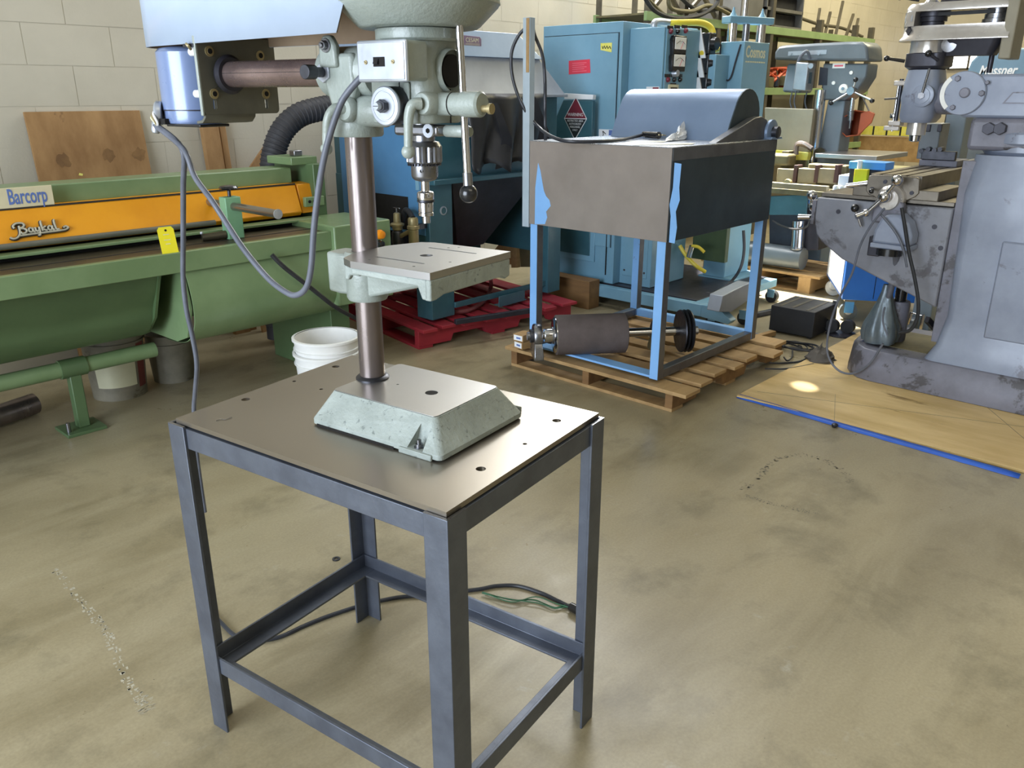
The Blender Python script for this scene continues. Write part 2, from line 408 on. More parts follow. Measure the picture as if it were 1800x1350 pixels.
# chalk streak and worn ring on the concrete
def floor_mark(name, pts, wd, m, seed):
    rnd = random.Random(seed); b = MB(); P = catmull(pts, 14)
    for i in range(len(P)-1):
        if rnd.random() < .25: continue
        a, c = P[i], P[i+1]; d = (c-a).normalized(); n = Vector((-d.y, d.x, 0))
        for q in range(3):
            o = n*rnd.uniform(-wd, wd); l = rnd.uniform(.2, .9); ww = wd*rnd.uniform(.08, .4)
            p = a + (c-a)*rnd.random()*.3 + o; e = p + (c-a)*l
            b.add([(p.x-n.x*ww, p.y-n.y*ww, .0004), (e.x-n.x*ww, e.y-n.y*ww, .0004), (e.x+n.x*ww*.6, e.y+n.y*ww*.6, .0004), (p.x+n.x*ww*.8, p.y+n.y*ww*.8, .0004)], [(0,1,2,3)])
    o = b.build(name, m, floor, weld=False); stuff(o)
floor_mark('chalk_streak', [onZ(*p, 0) for p in ((95,1000),(130,1040),(170,1090),(190,1118),(225,1195),(255,1240))], .013, 'chalk', 2)
floor_mark('chalk_patch', [onZ(*p, 0) for p in ((245,1225),(255,1240),(262,1250))], .022, 'chalk', 4)
floor_mark('wear_ring', [onZ(*p, 0) for p in ((1305,862),(1340,830),(1370,805),(1430,802),(1485,830),(1495,850))], .016, 'grime', 5)
floor_mark('wear_ring', [onZ(*p, 0) for p in ((1310,870),(1345,882),(1400,895),(1440,905))], .012, 'grime', 6)

# =================================================================== STEEL TABLE (foreground)
TW, TD, TH = .541, .752, .796
tab = thing('steel_table', 'open black angle-iron table with a drilled steel plate top carrying the drill press', 'table', (.784,.875,0), math.radians(8.89))
FL_, TK = .052, .006
def ell(x, y, sx, sy, z0, z1, fl=FL_):
    """angle iron upright, outer corner at x,y, flanges running sx, sy"""
    pts = [(0,0),(fl,0),(fl,TK),(TK,TK),(TK,fl),(0,fl)]
    return MB().prism([(x+sx*p[0], y+sy*p[1]) for p in pts], 'z', z0, z1)
for x, y, sx, sy in ((0,0,1,1),(TW,0,-1,1),(0,TD,1,-1),(TW,TD,-1,-1)):
    lg = ell(x, y, sx, sy, 0, TH).build('leg', 'black_iron', tab, .0012); ell(x, y, sx, sy, TH, TH+.0006).build('bare_edge', 'steel', lg)
for y, s in ((TK,1),(TD-TK,-1)):     # rails along x
    for z1, nm, hh in ((TH-.004,'top_rail',.046),(.212,'lower_rail',.042)):
        ys = (lambda a: y+s*a)
        pts = [(ys(0),z1),(ys(0),z1-hh),(ys(TK),z1-hh),(ys(TK),z1-TK),(ys(.042),z1-TK),(ys(.042),z1)] if nm == 'top_rail' else \
              [(ys(0),z1),(ys(0),z1-hh),(ys(.042),z1-hh),(ys(.042),z1-hh+TK),(ys(TK),z1-hh+TK),(ys(TK),z1)]
        MB().prism(pts, 'x', TK, TW-TK).build(nm, 'black_iron', tab, .001)
for x, s in ((TK,1),(TW-TK,-1)):     # rails along y
    for z1, nm, hh in ((TH-.0046,'top_rail',.046),(.2114,'lower_rail',.042)):
        xs = (lambda a: x+s*a)
        pts = [(xs(0),z1),(xs(0),z1-hh),(xs(TK),z1-hh),(xs(TK),z1-TK),(xs(.042),z1-TK),(xs(.042),z1)] if nm == 'top_rail' else \
              [(xs(0),z1),(xs(0),z1-hh),(xs(.042),z1-hh),(xs(.042),z1-hh+TK),(xs(TK),z1-hh+TK),(xs(TK),z1)]
        MB().prism(pts, 'y', TK, TD-TK).build(nm, 'black_iron', tab, .001)
holes = [circ(c, r) for c, r in (((.166,.705),.0095),((.445,.708),.0095),((.449,.064),.0095),((.172,.058),.0095),((.311,.709),.0045),((.308,.615),.0045),((.311,.053),.0045))]
MB().plate([(.008,.008),(TW-.004,.012),(TW-.004,TD-.01),(.010,TD-.016)], holes, TH, TH+.010).build('plate_top', 'steel_plate', tab, ang=25)
PZ = TH + .010
# metal shaving lying on the plate
sh = MB().tube([(.0,0,.001),(.010,.006,.0012),(.018,.002,.001),(.030,.012,.0014)], .0006, 5).build('metal_shaving', 'steel')
sh.location = onZ(380, 740, PZ); sh.rotation_euler = (0,0,-.6)
tag(sh, 'thin curl of bright swarf lying on the left part of the plate top', 'swarf')

# =================================================================== DRILL PRESS (foreground)
dp = thing('drill_press', 'grey-green radial drill press with belt cover, brown column and three-jaw chuck on steel table', 'drill press', (1.009,1.352,PZ), math.radians(-81.11))
# base casting
b = MB()
def rr(x0,x1,y0,y1,r,z): return [(p[0],p[1],z) for p in rrect(x0,x1,y0,y1,r)]
b.loft([rr(-.036,.305,-.149,.127,.012,.004), rr(-.036,.305,-.149,.127,.012,.014), rr(-.020,.262,-.107,.110,.012,.060), rr(-.017,.259,-.104,.107,.012,.0655)])
cut = MB()
for s_ in (-1, 1): cut.loft([[(.224,-.170*s_,.013),(.262,-.170*s_,.013),(.262,-.119*s_,.013),(.224,-.119*s_,.013)], [(.232,-.170*s_,.057),(.256,-.170*s_,.057),(.256,-.113*s_,.057),(.232,-.113*s_,.057)]])
carve(b, cut).build('base', 'drill_paint_worn', dp, .002)
MB().plate(rrect(-.016,.257,-.102,.105,.01), [circ((.166,-.003),.0135), circ((.075,-.004),.003)], .0655, .0672).build('base_face', 'bright_cast', dp, ang=25)
MB().cyl((.166,-.003,.061),(.166,-.003,.0662),.0134).build('base_bore', 'hole', dp)
for sy in (-1, 1):        # foot pads with bolt pockets at the front corners
    MB().prism([(.205,-.147*sy),(.285,-.147*sy),(.285,-.1535*sy),(.205,-.1535*sy)], 'z', .0, .0125).build('bolt_pad', 'drill_paint_worn', dp, .002)
    MB().lathe([(.010,0),(.010,.002),(.0075,.002),(.0075,.008),(.0045,.008),(.0045,.016)], (.243,-.136*sy,.013), n=12).build('base_bolt', 'steel', dp)
MB().box(-.02,.19,-.1495,-.147,0,.006).build('base_relief', 'hole', dp)
MB().lathe([(.036,0),(.036,.004),(.030,.009),(.0275,.009)], (0,0,.0655), n=32).build('column_ring', 'dark_steel', dp)
MB().cyl((0,0,.06),(0,0,.612),.0268,n=40).build('column', 'brown_tube', dp)
# work table
wt = MB()
outl = [(.052,-.112),(.085,-.128),(.277,-.128),(.277,.122),(.085,.118),(.060,.105),(.035,.045),(.030,.030),(.030,-.030),(.035,-.075)]
slots = [[(.095,-.072),(.215,-.072),(.215,-.066),(.095,-.066)], [(.115,.062),(.235,.062),(.235,.068),(.115,.068)]]
wt.plate(outl, [circ((.166,-.004),.0125)] + slots + [circ(c,.003,10) for c in ((.105,-.098),(.215,-.098),(.150,.085),(.165,.1),(.245,-.03))], .337, .350)
wt.build('work_table', 'bright_cast', dp, ang=25)
rim = MB()
rim.prism([(.085,.337),(.270,.337),(.270,.299),(.256,.299),(.246,.322),(.085,.325)], 'y', -.127, -.114)
rim.prism([(.085,.337),(.270,.337),(.270,.299),(.256,.299),(.246,.322),(.085,.325)], 'y', .108, .121)
rim.prism([(-.127,.337),(.121,.337),(.121,.302),(.105,.298),(.09,.304),(-.09,.304),(-.112,.298),(-.127,.298)], 'x', .262, .2765)
rim.prism([(.052,.337),(.09,.337),(.09,.318),(.066,.318),(.06,.308),(.052,.308)], 'y', -.112, -.100)
rim.build('table_rim', 'drill_paint_worn', dp, .003)
arm = MB()
arm.loft([[(.02,y,z) for y,z in ((-.03,.250),(.03,.250),(.03,.335),(-.03,.335))], [(.20,y,z) for y,z in ((-.022,.300),(.022,.300),(.022,.336),(-.022,.336))]])
arm.build('table_arm', 'drill_paint', dp, .006)
MB().lathe([(.0275,0),(.040,0),(.043,.006),(.043,.094),(.040,.1),(.0275,.1)], (0,0,.242), n=36, cap=False).build('table_collar', 'drill_paint', dp)
MB().prism([(-.050,-.035),(-.085,-.028),(-.088,.0),(-.085,.028),(-.050,.035),(-.02,.03),(-.02,-.03)], 'z', .252, .336).build('collar_clamp', 'drill_paint', dp, .006)
# column head: collar, saddle that carries the horizontal arm
hd = MB()
hd.lathe([(.0275,0),(.047,0),(.050,.004),(.050,.035),(.044,.050),(.042,.085),(.046,.105),(.044,.128),(.028,.142),(.002,.146)], (0,0,.566), n=36, cap=False)
hd.build('column_head', 'drill_paint', dp, .0)
MB().lathe([(.0265,0),(.043,0),(.046,.004),(.046,.121),(.043,.125),(.0265,.125)], (-.062,0,.683), (1,0,0), n=36, cap=False).build('arm_sleeve', 'drill_paint', dp)
sd = MB(); sd.prism([(-.02,.62),(.03,.62),(.045,.66),(.042,.715),(-.030,.715),(-.034,.66)], 'y', -.048, -.02); sd.build('saddle_web', 'drill_paint', dp, .008)
ear = MB(); ear.prism([(-.036,.690),(-.034,.728),(-.022,.746),(-.004,.746),(.008,.728),(.010,.690)], 'y', -.056, -.040); ear.build('clamp_ear', 'drill_paint', dp, .005)
def bolt(p, ax, r, l, m='steel', nm='bolt'):
    mb = MB(); mb.lathe([(r*1.45,0),(r*1.45,.003)], p, ax, n=20); q = Vector(p)+Vector(ax)*.003
    mb.lathe([(r,0),(r,l)], q, ax, n=6); mb.lathe([(r*.55,0),(r*.5,.004)], q+Vector(ax)*l, ax, n=14)
    return mb.build(nm, m, dp, .0006)
bolt((-.013,-.056,.728), (0,-1,0), .0085, .008)
MB().lathe([(.019,0),(.019,.006)], (-.032,-.046,.682), (0,-1,0), n=6).build('lock_nut', 'zinc', dp, .001)
MB().lathe([(.009,0),(.009,.020),(.013,.022),(.013,.046)], (-.032,-.05,.682), (0,-1,0), n=16).build('lock_screw', 'dark_steel', dp, .001)
MB().lathe([(.0265,0),(.0275,.004)], (.066,0,.683), (1,0,0)).build('sleeve_shadow_ring', 'brown_tube', dp)
# lower clamp of the head and its curved lever
MB().lathe([(.021,0),(.024,.003),(.024,.012),(.019,.018)], (.022,-.040,.617), (0,-1,0), n=24).build('clamp_boss', 'drill_paint', dp)
MB().lathe([(.026,0),(.028,.004),(.028,.082),(.026,.086)], (.010,-.018,.613), (1,0,0), n=28).build('clamp_barrel', 'drill_paint', dp)
def lever(nm, pts, r0, r1, ball):
    mb = MB(); mb.tube(pts, lambda t: r0+(r1-r0)*t, 12); mb.sphere(pts[-1], ball); return mb.build(nm, 'drill_paint', dp)
lever('clamp_lever', [(.022,-.052,.618),(.012,-.070,.617),(.004,-.080,.600),(-.003,-.080,.572),(-.006,-.080,.546)], .0105, .0072, .0115)
# horizontal arm
MB().cyl((-.372,0,.683),(.16,0,.683),.0262,n=40).build('arm_tube', 'arm_steel', dp)
MB().bar((-.36,-.0255,.6845),(-.06,-.0255,.6845),.0012,.0014).build('arm_keyway', 'hole', dp)
MB().lathe([(.030,0),(.038,.0),(.040,.006),(.034,.012),(.0265,.012)], (-.372,0,.683), (1,0,0), n=36, cap=False).build('arm_flange', 'mill_dark', dp)
# motor bracket: bent plate with slotted holes
mbk = MB(); 
def plate_yz(outer, holes, x0, x1):
    q = MB().plate(outer, holes, x0, x1); r = MB(); r.add([(z, x, y) for x, y, z in q.v], q.f); return r
slot = lambda y, z0, z1, r: [(y+r*math.cos(a), z1+r*math.sin(a)) for a in [PI*k/8 for k in range(9)]] + [(y+r*math.cos(a), z0+r*math.sin(a)) for a in [PI+PI*k/8 for k in range(9)]]
hol = [circ((-.040,.728),.0075), circ((.092,.724),.0075), circ((-.040,.644),.0075), circ((.098,.644),.0075), slot(-.040,.616,.630,.004), slot(.098,.616,.630,.004)]
plate_yz(rrect(-.068,.134,.602,.758,.010), hol, -.384,-.376).build('motor_plate', 'dark_sheet', dp, .0015)
fl = MB(); fl.prism([(-.384,-.066),(-.404,-.066),(-.404,.134),(-.384,.134)], 'z', .752, .758)
fl.build('plate_lip', 'dark_sheet', dp)
lip = MB(); lip.loft([[(x,y,z) for x,z in ((-.376,.610),(-.378,.596),(-.390,.585),(-.41,.583),(-.41,.589),(-.392,.591),(-.384,.598),(-.384,.610))] for y in (-.066,.066)])
lip.build('bracket_foot', 'dark_sheet', dp, .001)
MB().prism([(-.376,.6),(-.384,.6),(-.384,.757),(-.376,.757)], 'y', -.0725, -.0675).build('plate_edge', 'drill_paint', dp, .0015)
for y, z in ((-.040,.728),(.092,.724),(-.040,.644),(.098,.644)):
    MB().lathe([(.0085,0),(.0085,.052)], (-.436,y,z), (1,0,0), n=18).build('standoff', 'white_plastic' if y < 0 else 'steel', dp)
    MB().lathe([(.0105,0),(.0105,.0025),(.0065,.0025),(.0065,.0035)], (-.376,y,z), (1,0,0), n=18).build('washer', 'bronze', dp)
    MB().lathe([(.0055,0),(.0055,.001)], (-.3725,y,z), (1,0,0), n=12).build('socket_screw', 'hole', dp)
mt = MB(); mt.lathe([(.060,0),(.070,.002),(.072,.010),(.072,.03),(.0735,.031),(.0735,.15),(.066,.158),(.03,.165)], (-.508,.010,.580), n=48)
mt.build('motor', 'motor_paint', dp)
MB().lathe([(.0742,0),(.0742,.0025)], (-.508,.010,.6085), n=48, cap=False).build('motor_seam', 'mill_dark', dp)
MB().box(-.52,-.40,-.066,.01,.576,.582).build('motor_foot', 'black_plastic', dp, .002)
# open conduit box where the cords enter the motor
cb = MB(); cb.lathe([(.024,0),(.026,.003),(.026,.012),(.022,.016),(.022,.003)], (-.548,-.052,.603), (-.7,-.7,.05), n=24); cb.build('terminal_box', 'zinc', dp, .0)
for k, (dx, dz) in enumerate(((0,0),(.006,.004),(-.003,-.004))):
    MB().tube([(-.558+dx,-.066,.606+dz),(-.548+dx,-.080,.598+dz),(-.540+dx,-.078,.584),(-.546,-.072,.574)], .0028, 6).build('wire', ('bronze','white_plastic','ivory')[k], dp)
MB().lathe([(.008,0),(.010,.004),(.010,.02),(.007,.026)], (-.555,-.066,.586), (0,-.25,-1), n=14).build('cord_clamp', 'zinc', dp)
MB().box(-.535,-.515,-.072,-.058,.58,.592).build('box_gap', 'hole', dp)
# belt cover: sheet-steel guard, wider over the spindle end
plan = [(.088,-.128),(-.56,-.050)] + [(-.555+.085*math.cos(a), .035+.085*math.sin(a)) for a in [math.radians(255-15*k) for k in range(1,11)]] + [(-.52,.12),(.088,.135)]
def shell(nm, m, off, z0, z1, slant):
    """sheet-steel guard, open below and at the spindle end"""
    mb = MB(); n_ = len(plan); outer = []
    for z in (z0, z1):
        for k, (x, y) in enumerate(plan):
            cx_, cy_ = -.2, .035; q = Vector((x-cx_, y-cy_)); d_ = Vector((0, 1 if y > cy_ else -1)) if x > -.5 else Vector((x+.55, y-.035)).normalized()
            xx = x + (slant*(z-.742)/.158 if k in (0, n_-1) else 0); outer.append((xx - d_.x*off, y - d_.y*off, z))
    mb.add(outer, [(k, k+1, n_+k+1, n_+k) for k in range(n_-1)])
    return mb, n_
mb, n_ = shell('', '', 0, .742, .90, .075); mb.f.append(tuple(range(n_, 2*n_)))
cvo = mb.build('belt_cover', 'belt_cover', dp); cvo.modifiers.new('t', 'SOLIDIFY').thickness = .0012
mb, n_ = shell('', '', .0035, .7425, .895, .07); mb.f.append(tuple(range(n_, 2*n_)))
mb.build('cover_warmlight_dirt', 'cover_warmlight_dirt', dp)  # added inner skin carrying the warm-light and dirt tint; the cover's paint continues inside
MB().tube([(-.40,-.068,.737),(-.396,-.078,.741),(-.388,-.080,.737),(-.392,-.072,.731)], .003, 7).build('cover_catch', 'bronze', dp)
MB().box(-.415,-.38,-.074,-.060,.735,.742).build('cover_hinge', 'dark_steel', dp, .001)
# spindle pulley housing
ph = MB(); ph.lathe([(.06,0),(.103,0),(.108,.003),(.140,.034),(.143,.040),(.143,.062),(.139,.066),(.139,.09),(.11,.12)], (.165,0,.752), n=56); ph.build('pulley_housing', 'drill_paint', dp)
MB().lathe([(.1415,0),(.144,.001),(.144,.004),(.1415,.005)], (.165,0,.790), n=56, cap=False).build('housing_lip', 'drill_paint', dp)
MB().lathe([(.074,0),(.078,.004),(.078,.020),(.070,.024)], (.165,0,.730), n=44).build('neck_ring', 'drill_paint', dp)
# head casting
hb = MB()
hb.loft([rr(.085,.222,-.056,.052,.022,.594), rr(.083,.224,-.058,.054,.024,.60), rr(.083,.224,-.058,.054,.026,.67), rr(.098,.220,-.056,.054,.03,.70), rr(.10,.226,-.058,.06,.04,.735)])
hb.build('head', 'drill_paint', dp, .002)
MB().lathe([(.0265,0),(.0365,0),(.0375,.004),(.0375,.016),(.0345,.02)], (.214,.008,.682), (1,0,0), n=36, cap=False).build('bore_boss', 'drill_paint', dp)
MB().lathe([(.0275,0),(.0275,.005)], (.226,.008,.682), (1,0,0), n=36).build('bore', 'hole', dp)
MB().box(.2238,.2252,.0068,.0092,.594,.652).build('clamp_split', 'hole', dp)
MB().prism([(-.062,.602),(-.058,.66),(-.062,.664),(-.066,.602)], 'x', .176, .190).build('head_rib', 'drill_paint', dp, .003)
# clamp with curved lever on the right of the head
MB().lathe([(.017,0),(.0195,.003),(.0195,.04),(.017,.045)], (.216,-.062,.628), (0,1,0), n=26).build('quill_clamp', 'drill_paint', dp)
MB().lathe([(.018,0),(.0195,.002),(.0195,.060),(.0215,.062),(.0215,.098),(.018,.102)], (.214,-.020,.627), (1,0,0), n=28).build('pinion_boss', 'drill_paint', dp)
MB().lathe([(.0202,0),(.0202,.0022)], (.252,-.020,.627), (1,0,0), n=28, cap=False).build('boss_joint', 'hole', dp)
MB().lathe([(.006,0),(.006,.012),(.009,.014),(.009,.02)], (.316,-.020,.620), (1,0,0), n=12).build('boss_screw', 'bronze', dp)
lever('quill_lever', [(.216,-.064,.628),(.208,-.076,.626),(.202,-.080,.608),(.199,-.080,.575),(.197,-.080,.548)], .0105, .0072, .0120)
# belt-tension disc with hex nut
MB().lathe([(.030,0),(.0325,.002),(.0325,.026),(.030,.029)], (.158,-.058,.624), (0,-1,0), n=40).build('dial_drum', 'dark_steel', dp)
MB().lathe([(.0325,0),(.0332,.001),(.0332,.004),(.031,.006),(.026,.0062),(.0255,.0052),(.0235,.0052),(.023,.0062),(.002,.0062)], (.158,-.087,.624), (0,-1,0), n=40).build('dial_face', 'zinc', dp)
MB().lathe([(.0115,0),(.0115,.012)], (.158,-.093,.624), (0,-1,0), n=6).build('dial_nut', 'dark_steel', dp, .0008)
MB().lathe([(.0065,0),(.0065,.009),(.006,.010)], (.158,-.105,.624), (0,-1,0), n=16).build('dial_stud', 'zinc', dp)
MB().box(.1525,.1635,-.1155,-.1148,.6235,.6245).build('stud_slot', 'hole', dp)
MB().box(.163,.165,-.0585,-.0575,.655,.672).build('head_slot', 'hole', dp)
# switch box
sw = MB(); sw.box(.126,.232,-.112,-.058,.664,.728); sw.build('switch_box', 'drill_paint', dp, .006, seg=3)
MB().box(.124,.235,-.119,-.1115,.6625,.7285).build('switch_plate', 'zinc', dp, .004, seg=3)
MB().box(.128,.231,-.1205,-.1187,.6665,.7245).build('plate_face', 'zinc', dp, .001)
MB().box(.164,.189,-.1215,-.1195,.687,.702).build('switch_well', 'hole', dp)
MB().prism([(-.1205,.6895),(-.126,.6915),(-.1225,.6995),(-.1205,.6995)], 'x', .1665, .1765).build('rocker', 'black_plastic', dp)
for x in (.1465,.2075):
    MB().lathe([(.0036,0),(.0034,.0015)], (x,-.1203,.694), (0,-1,0), n=12).build('plate_screw', 'bronze', dp)
    MB().bar((x-.003,-.1219,.6955),(x+.003,-.1219,.6925),.0006,.0008,(0,1,0)).build('screw_slot', 'hole', dp)
# feed lever through the boss
MB().cyl((.262,-.012,.768),(.281,-.020,.507),.0068,n=18).build('feed_rod', 'chrome', dp)
MB().cyl((.281,-.020,.512),(.2825,-.0205,.490),.0088,n=18).build('rod_ferrule', 'steel', dp)
MB().sphere((.2835,-.021,.476),.0165,24,14).build('lever_ball', 'black_plastic', dp)
# quill, depth collar, chuck, tap holder
MB().cyl((.166,0,.556),(.166,0,.60),.021,n=28).build('quill', 'steel', dp)
dc = MB(); dc.box(.118,.222,-.028,.028,.572,.591); dc.build('stop_collar', 'steel', dp, .005)
MB().lathe([(.011,0),(.012,.001),(.012,.006)], (.205,-.028,.582), (0,-1,0), n=20).build('collar_screw', 'zinc', dp)
MB().lathe([(.0045,0),(.0045,.0012)], (.205,-.034,.582), (0,-1,0), n=6).build('screw_socket', 'hole', dp)
MB().lathe([(.0095,0),(.0105,.002),(.0105,.050),(.008,.056)], (.222,-.004,.581), (1,0,0), n=20).build('stop_rod', 'drill_paint', dp)
sl_ = MB(); prof = []
n = 54; loops = []
for z, r, flute in ((.5625,.020,0),(.5605,.028,0),(.5535,.0325,0),(.552,.0335,1),(.5255,.0335,1),(.5245,.0325,0),(.5225,.031,0)):
    loops.append([(.166+(r-(.0034 if flute and k % 3 == 0 else 0))*math.cos(2*PI*k/n), (r-(.0034 if flute and k % 3 == 0 else 0))*math.sin(2*PI*k/n), z) for k in range(n)])
sl_.loft(loops); sl_.build('chuck_sleeve', 'steel', dp, ang=25)
teeth = MB()
for k in range(30):
    a = 2*PI*k/30; teeth.obox((.166+.0295*math.cos(a), .0295*math.sin(a), .5215),(.004,.0028,.006),a)
stuff(teeth.build('chuck_teeth', 'dark_steel', dp))
MB().lathe([(.012,0),(.019,.002),(.0235,.006),(.0250,.010),(.0252,.032)], (.166,0,.4895), n=36).build('chuck_nose', 'steel', dp)
MB().lathe([(.0035,0),(.0035,.0015)], (.166+.0235*.45,-.0235*.893,.510), (.45,-.893,0), n=12).build('key_hole', 'hole', dp)
th = MB(); th.lathe([(.0075,0),(.0075,.012),(.0145,.014),(.0145,.019),(.0128,.021),(.0142,.022),(.0142,.038),(.0128,.040),(.0150,.042),(.0160,.044),(.0160,.056),(.0145,.058),(.008,.060),(.008,.082)], (.166,0,.412), n=28); th.build('tap_holder', 'chrome', dp)
MB().lathe([(.0163,0),(.0163,.004)], (.166,0,.4515), n=28, cap=False).build('holder_band', 'dark_steel', dp)
# cords from the motor to the switch and down to the floor (leads of the machine)
Mdp = world_matrix(dp)
def dpt(px, py, Y):   # survey point on the drill's own plane
    d = _ray(px, py); inv = Mdp.inverted(); o_ = inv @ Vector((0,0,CAM_H)); dl = inv.to_3x3() @ d
    return o_ + dl*((Y-o_.y)/dl.y)
MB().tube([(-.553,-.072,.577)] + [dpt(*p) for p in ((322,262,-.085),(342,310,-.09),(372,352,-.10),(398,392,-.10),(430,440,-.11),(470,488,-.115),(500,512,-.12),(520,519,-.12),(538,506,-.12),(547,470,-.12),(552,400,-.12),(562,320,-.12),(575,255,-.12),(596,190,-.115),(615,158,-.105))] + [(.128,-.085,.690)], .0062, 10).build('switch_cord', 'cable_grey', dp)
MB().tube([(-.549,-.07,.577)] + [dpt(*p) for p in ((320,262,-.08),(322,330,-.06),(322,420,-.04),(322,490,-.03),(328,545,-.02),(338,590,-.01),(346,640,.0),(343,690,.02),(341,725,.03),(346,800,.03),(360,900,.03))] , .0062, 10).build('power_cord', 'cable_grey', dp)
# floor lead under the table
def g0(pts, z=.006): return [onZ(px, py, z) for px, py in pts]
ld = MB().tube(g0([(352,1040),(372,1075),(392,1098),(415,1118),(450,1126),(490,1120),(535,1100),(580,1082),(640,1063),(700,1050),(760,1045),(840,1036),(872,1030),(910,1030),(950,1042),(980,1056),(1008,1070)]), .006, 8).build('extension_lead', 'cable_black')
tag(ld, 'black extension lead running across the floor beneath the steel table', 'cable')
pl = MB().cyl(onZ(1003,1066,.014), onZ(1030,1080,.014), .013, .016, 14).build('plug', 'black_plastic', ld)
for k in range(4):
    rnd = random.Random(k)
    pp = [(850+rnd.uniform(-4,4),1040+rnd.uniform(-4,4)),(900+rnd.uniform(-6,6),1058+rnd.uniform(-6,4)),(940+rnd.uniform(-6,6),1056+rnd.uniform(-8,8)),(975,1066+rnd.uniform(-6,6)),(1000,1064+rnd.uniform(-5,5)),(1012,1072)]
    MB().tube(g0(pp, .005+.002*k), .0018, 5).build('twine', 'twine_green', ld)

# =================================================================== PLATE SHEAR along the left wall
sh = thing('plate_shear', 'long green and orange plate shear with script emblem standing along the block wall', 'shear', (0,0,0))
XL, XR = -.35, 2.62
MB().box(XL, XR, 3.452, 4.05, .765, .800).build('bed', 'shear_bed', sh, .002)
MB().box(XL, XR, 3.432, 3.452, .718, .806).build('front_rail', 'shear_green', sh, .003)
MB().box(XL, XR, 3.452, 3.475, .8, .8045).build('rail_edge', 'shear_green', sh)
MB().box(XL, XR+.02, 3.475, 4.0, .742, .764).build('bed_frame', 'shear_green_dark', sh)
bm_ = MB(); bm_.prism([(3.795,.862),(3.80,.868),(3.845,.998),(3.86,1.004),(3.96,1.004),(3.96,.84),(3.815,.84)], 'x', XL, 2.44); bm_.build('blade_beam', 'shear_orange', sh, .004)
MB().prism([(3.81,.85),(3.845,.998),(3.94,1.004),(3.94,.85)], 'x', 2.45, 2.545).build('beam_end', 'shear_orange', sh, .004)
MB().box(XL, 2.46, 3.9, 4.08, 1.0, 1.082).build('upper_beam', 'shear_green', sh, .006)
MB().box(XL, 2.5, 4.05, 4.2, .35, 1.0).build('rear_plate', 'shear_green_dark', sh, .004)
MB().cyl((XL,3.772,.862),(1.93,3.772,.862),.0125,n=14).build('gauge_rod', 'dark_sheet', sh)
MB().box(XL, 2.44, 3.843, 3.850, .9975, 1.0052).build('beam_edge', 'emblem_dark', sh)
MB().box(XL, 2.5, 3.72, 3.80, .822, .834).build('guard_strip', 'shear_green', sh, .002)
MB().box(XL, 2.5, 3.78, 3.96, .80, .822).build('blade_slot', 'hole', sh)
MB().box(XL, 2.45, 3.60, 3.612, .8, .8012).build('bed_groove', 'hole', sh)
# right-hand end frame, bracket and control box
MB().box(2.53, 2.60, 3.80, 4.18, .35, 1.10).build('end_frame', 'shear_green_dark', sh, .005)
MB().box(2.44, 2.60, 3.86, 4.10, 1.095, 1.135).build('end_bracket', 'shear_green', sh, .004)
MB().box(2.50, 2.55, 3.92, 3.97, 1.135, 1.165).build('bracket_nut', 'steel', sh, .004)
MB().box(2.45, 2.57, 3.775, 3.80, .885, .935).build('pivot_plate', 'shear_green', sh, .004)
for xx in (2.475, 2.505): MB().cyl((xx,3.776,.912),(xx,3.770,.912),.008,n=12).build('pivot_bolt', 'hole', sh)
cbx = MB().box(2.36, 2.715, 3.405, 3.80, .425, .832).build('control_box', 'shear_green', sh, .008)
for (px, py), c, r in (((667,412),'beacon_orange',.022),((667,429),'black_plastic',.019),((673,506),'stop_red',.032)):
    p = onY(px, py, 3.405)
    MB().lathe([(r*1.15,0),(r*1.15,.006),(r,.008),(r*.9,.026),(r*.4,.03)], p, (0,-1,0), n=24).build('push_button', c, sh)
MB().box(2.60, 2.72, 3.80, 3.82, .8, .806).build('box_lid', 'shear_green', sh)
# curved scrap aprons under the bed
def apron(nm, prof, x0, x1, m):
    P = catmull([(0,y,z) for y, z in prof], 6); t = .006
    inner = [(p.y+t, p.z) for p in reversed(P)]
    return MB().prism([(p.y,p.z) for p in P] + inner, 'x', x0, x1).build(nm, m, sh, ang=50)
apron('apron', [(3.50,.718),(3.54,.64),(3.60,.55),(3.63,.48),(3.70,.41),(3.82,.375),(3.95,.37)], XL, 1.50, 'shear_green_dark')
apron('apron', [(3.452,.718),(3.425,.63),(3.415,.55),(3.43,.47),(3.49,.40),(3.58,.365),(3.75,.35)], 1.60, 2.40, 'shear_green')
MB().prism([(3.49,.715),(3.53,.64),(3.60,.50),(3.70,.41),(4.0,.38),(4.0,.715)], 'x', 1.50, 1.512).build('apron_end', 'shear_green_dark', sh)
MB().prism([(3.46,.715),(3.43,.55),(3.49,.41),(3.60,.37),(4.0,.36),(4.0,.715)], 'x', 1.588, 1.60).build('apron_end', 'shear_green', sh)
MB().cyl((XL,3.80,.295),(1.56,3.80,.295),.036,n=24).build('lower_pipe', 'shear_green', sh)
MB().cyl((1.13,3.80,.295),(1.24,3.80,.295),.043,n=24).build('pipe_tee', 'shear_green_dark', sh)
MB().box(1.16, 1.21, 3.775, 3.825, .015, .27).build('pipe_leg', 'shear_green_dark', sh, .004)
MB().box(1.09, 1.26, 3.72, 3.88, 0, .015).build('foot_plate', 'shear_green_dark', sh, .002)
MB().cyl((1.11,3.76,.015),(1.11,3.76,.06),.009,n=10).build('anchor_bolt', 'steel', sh)
MB().box(-.3, -.2, 3.5, 4.15, 0, .72).build('side_frame', 'shear_green_dark', sh, .004)
MB().box(2.40, 2.52, 3.55, 4.15, 0, .74).build('side_frame', 'shear_green_dark', sh, .004)
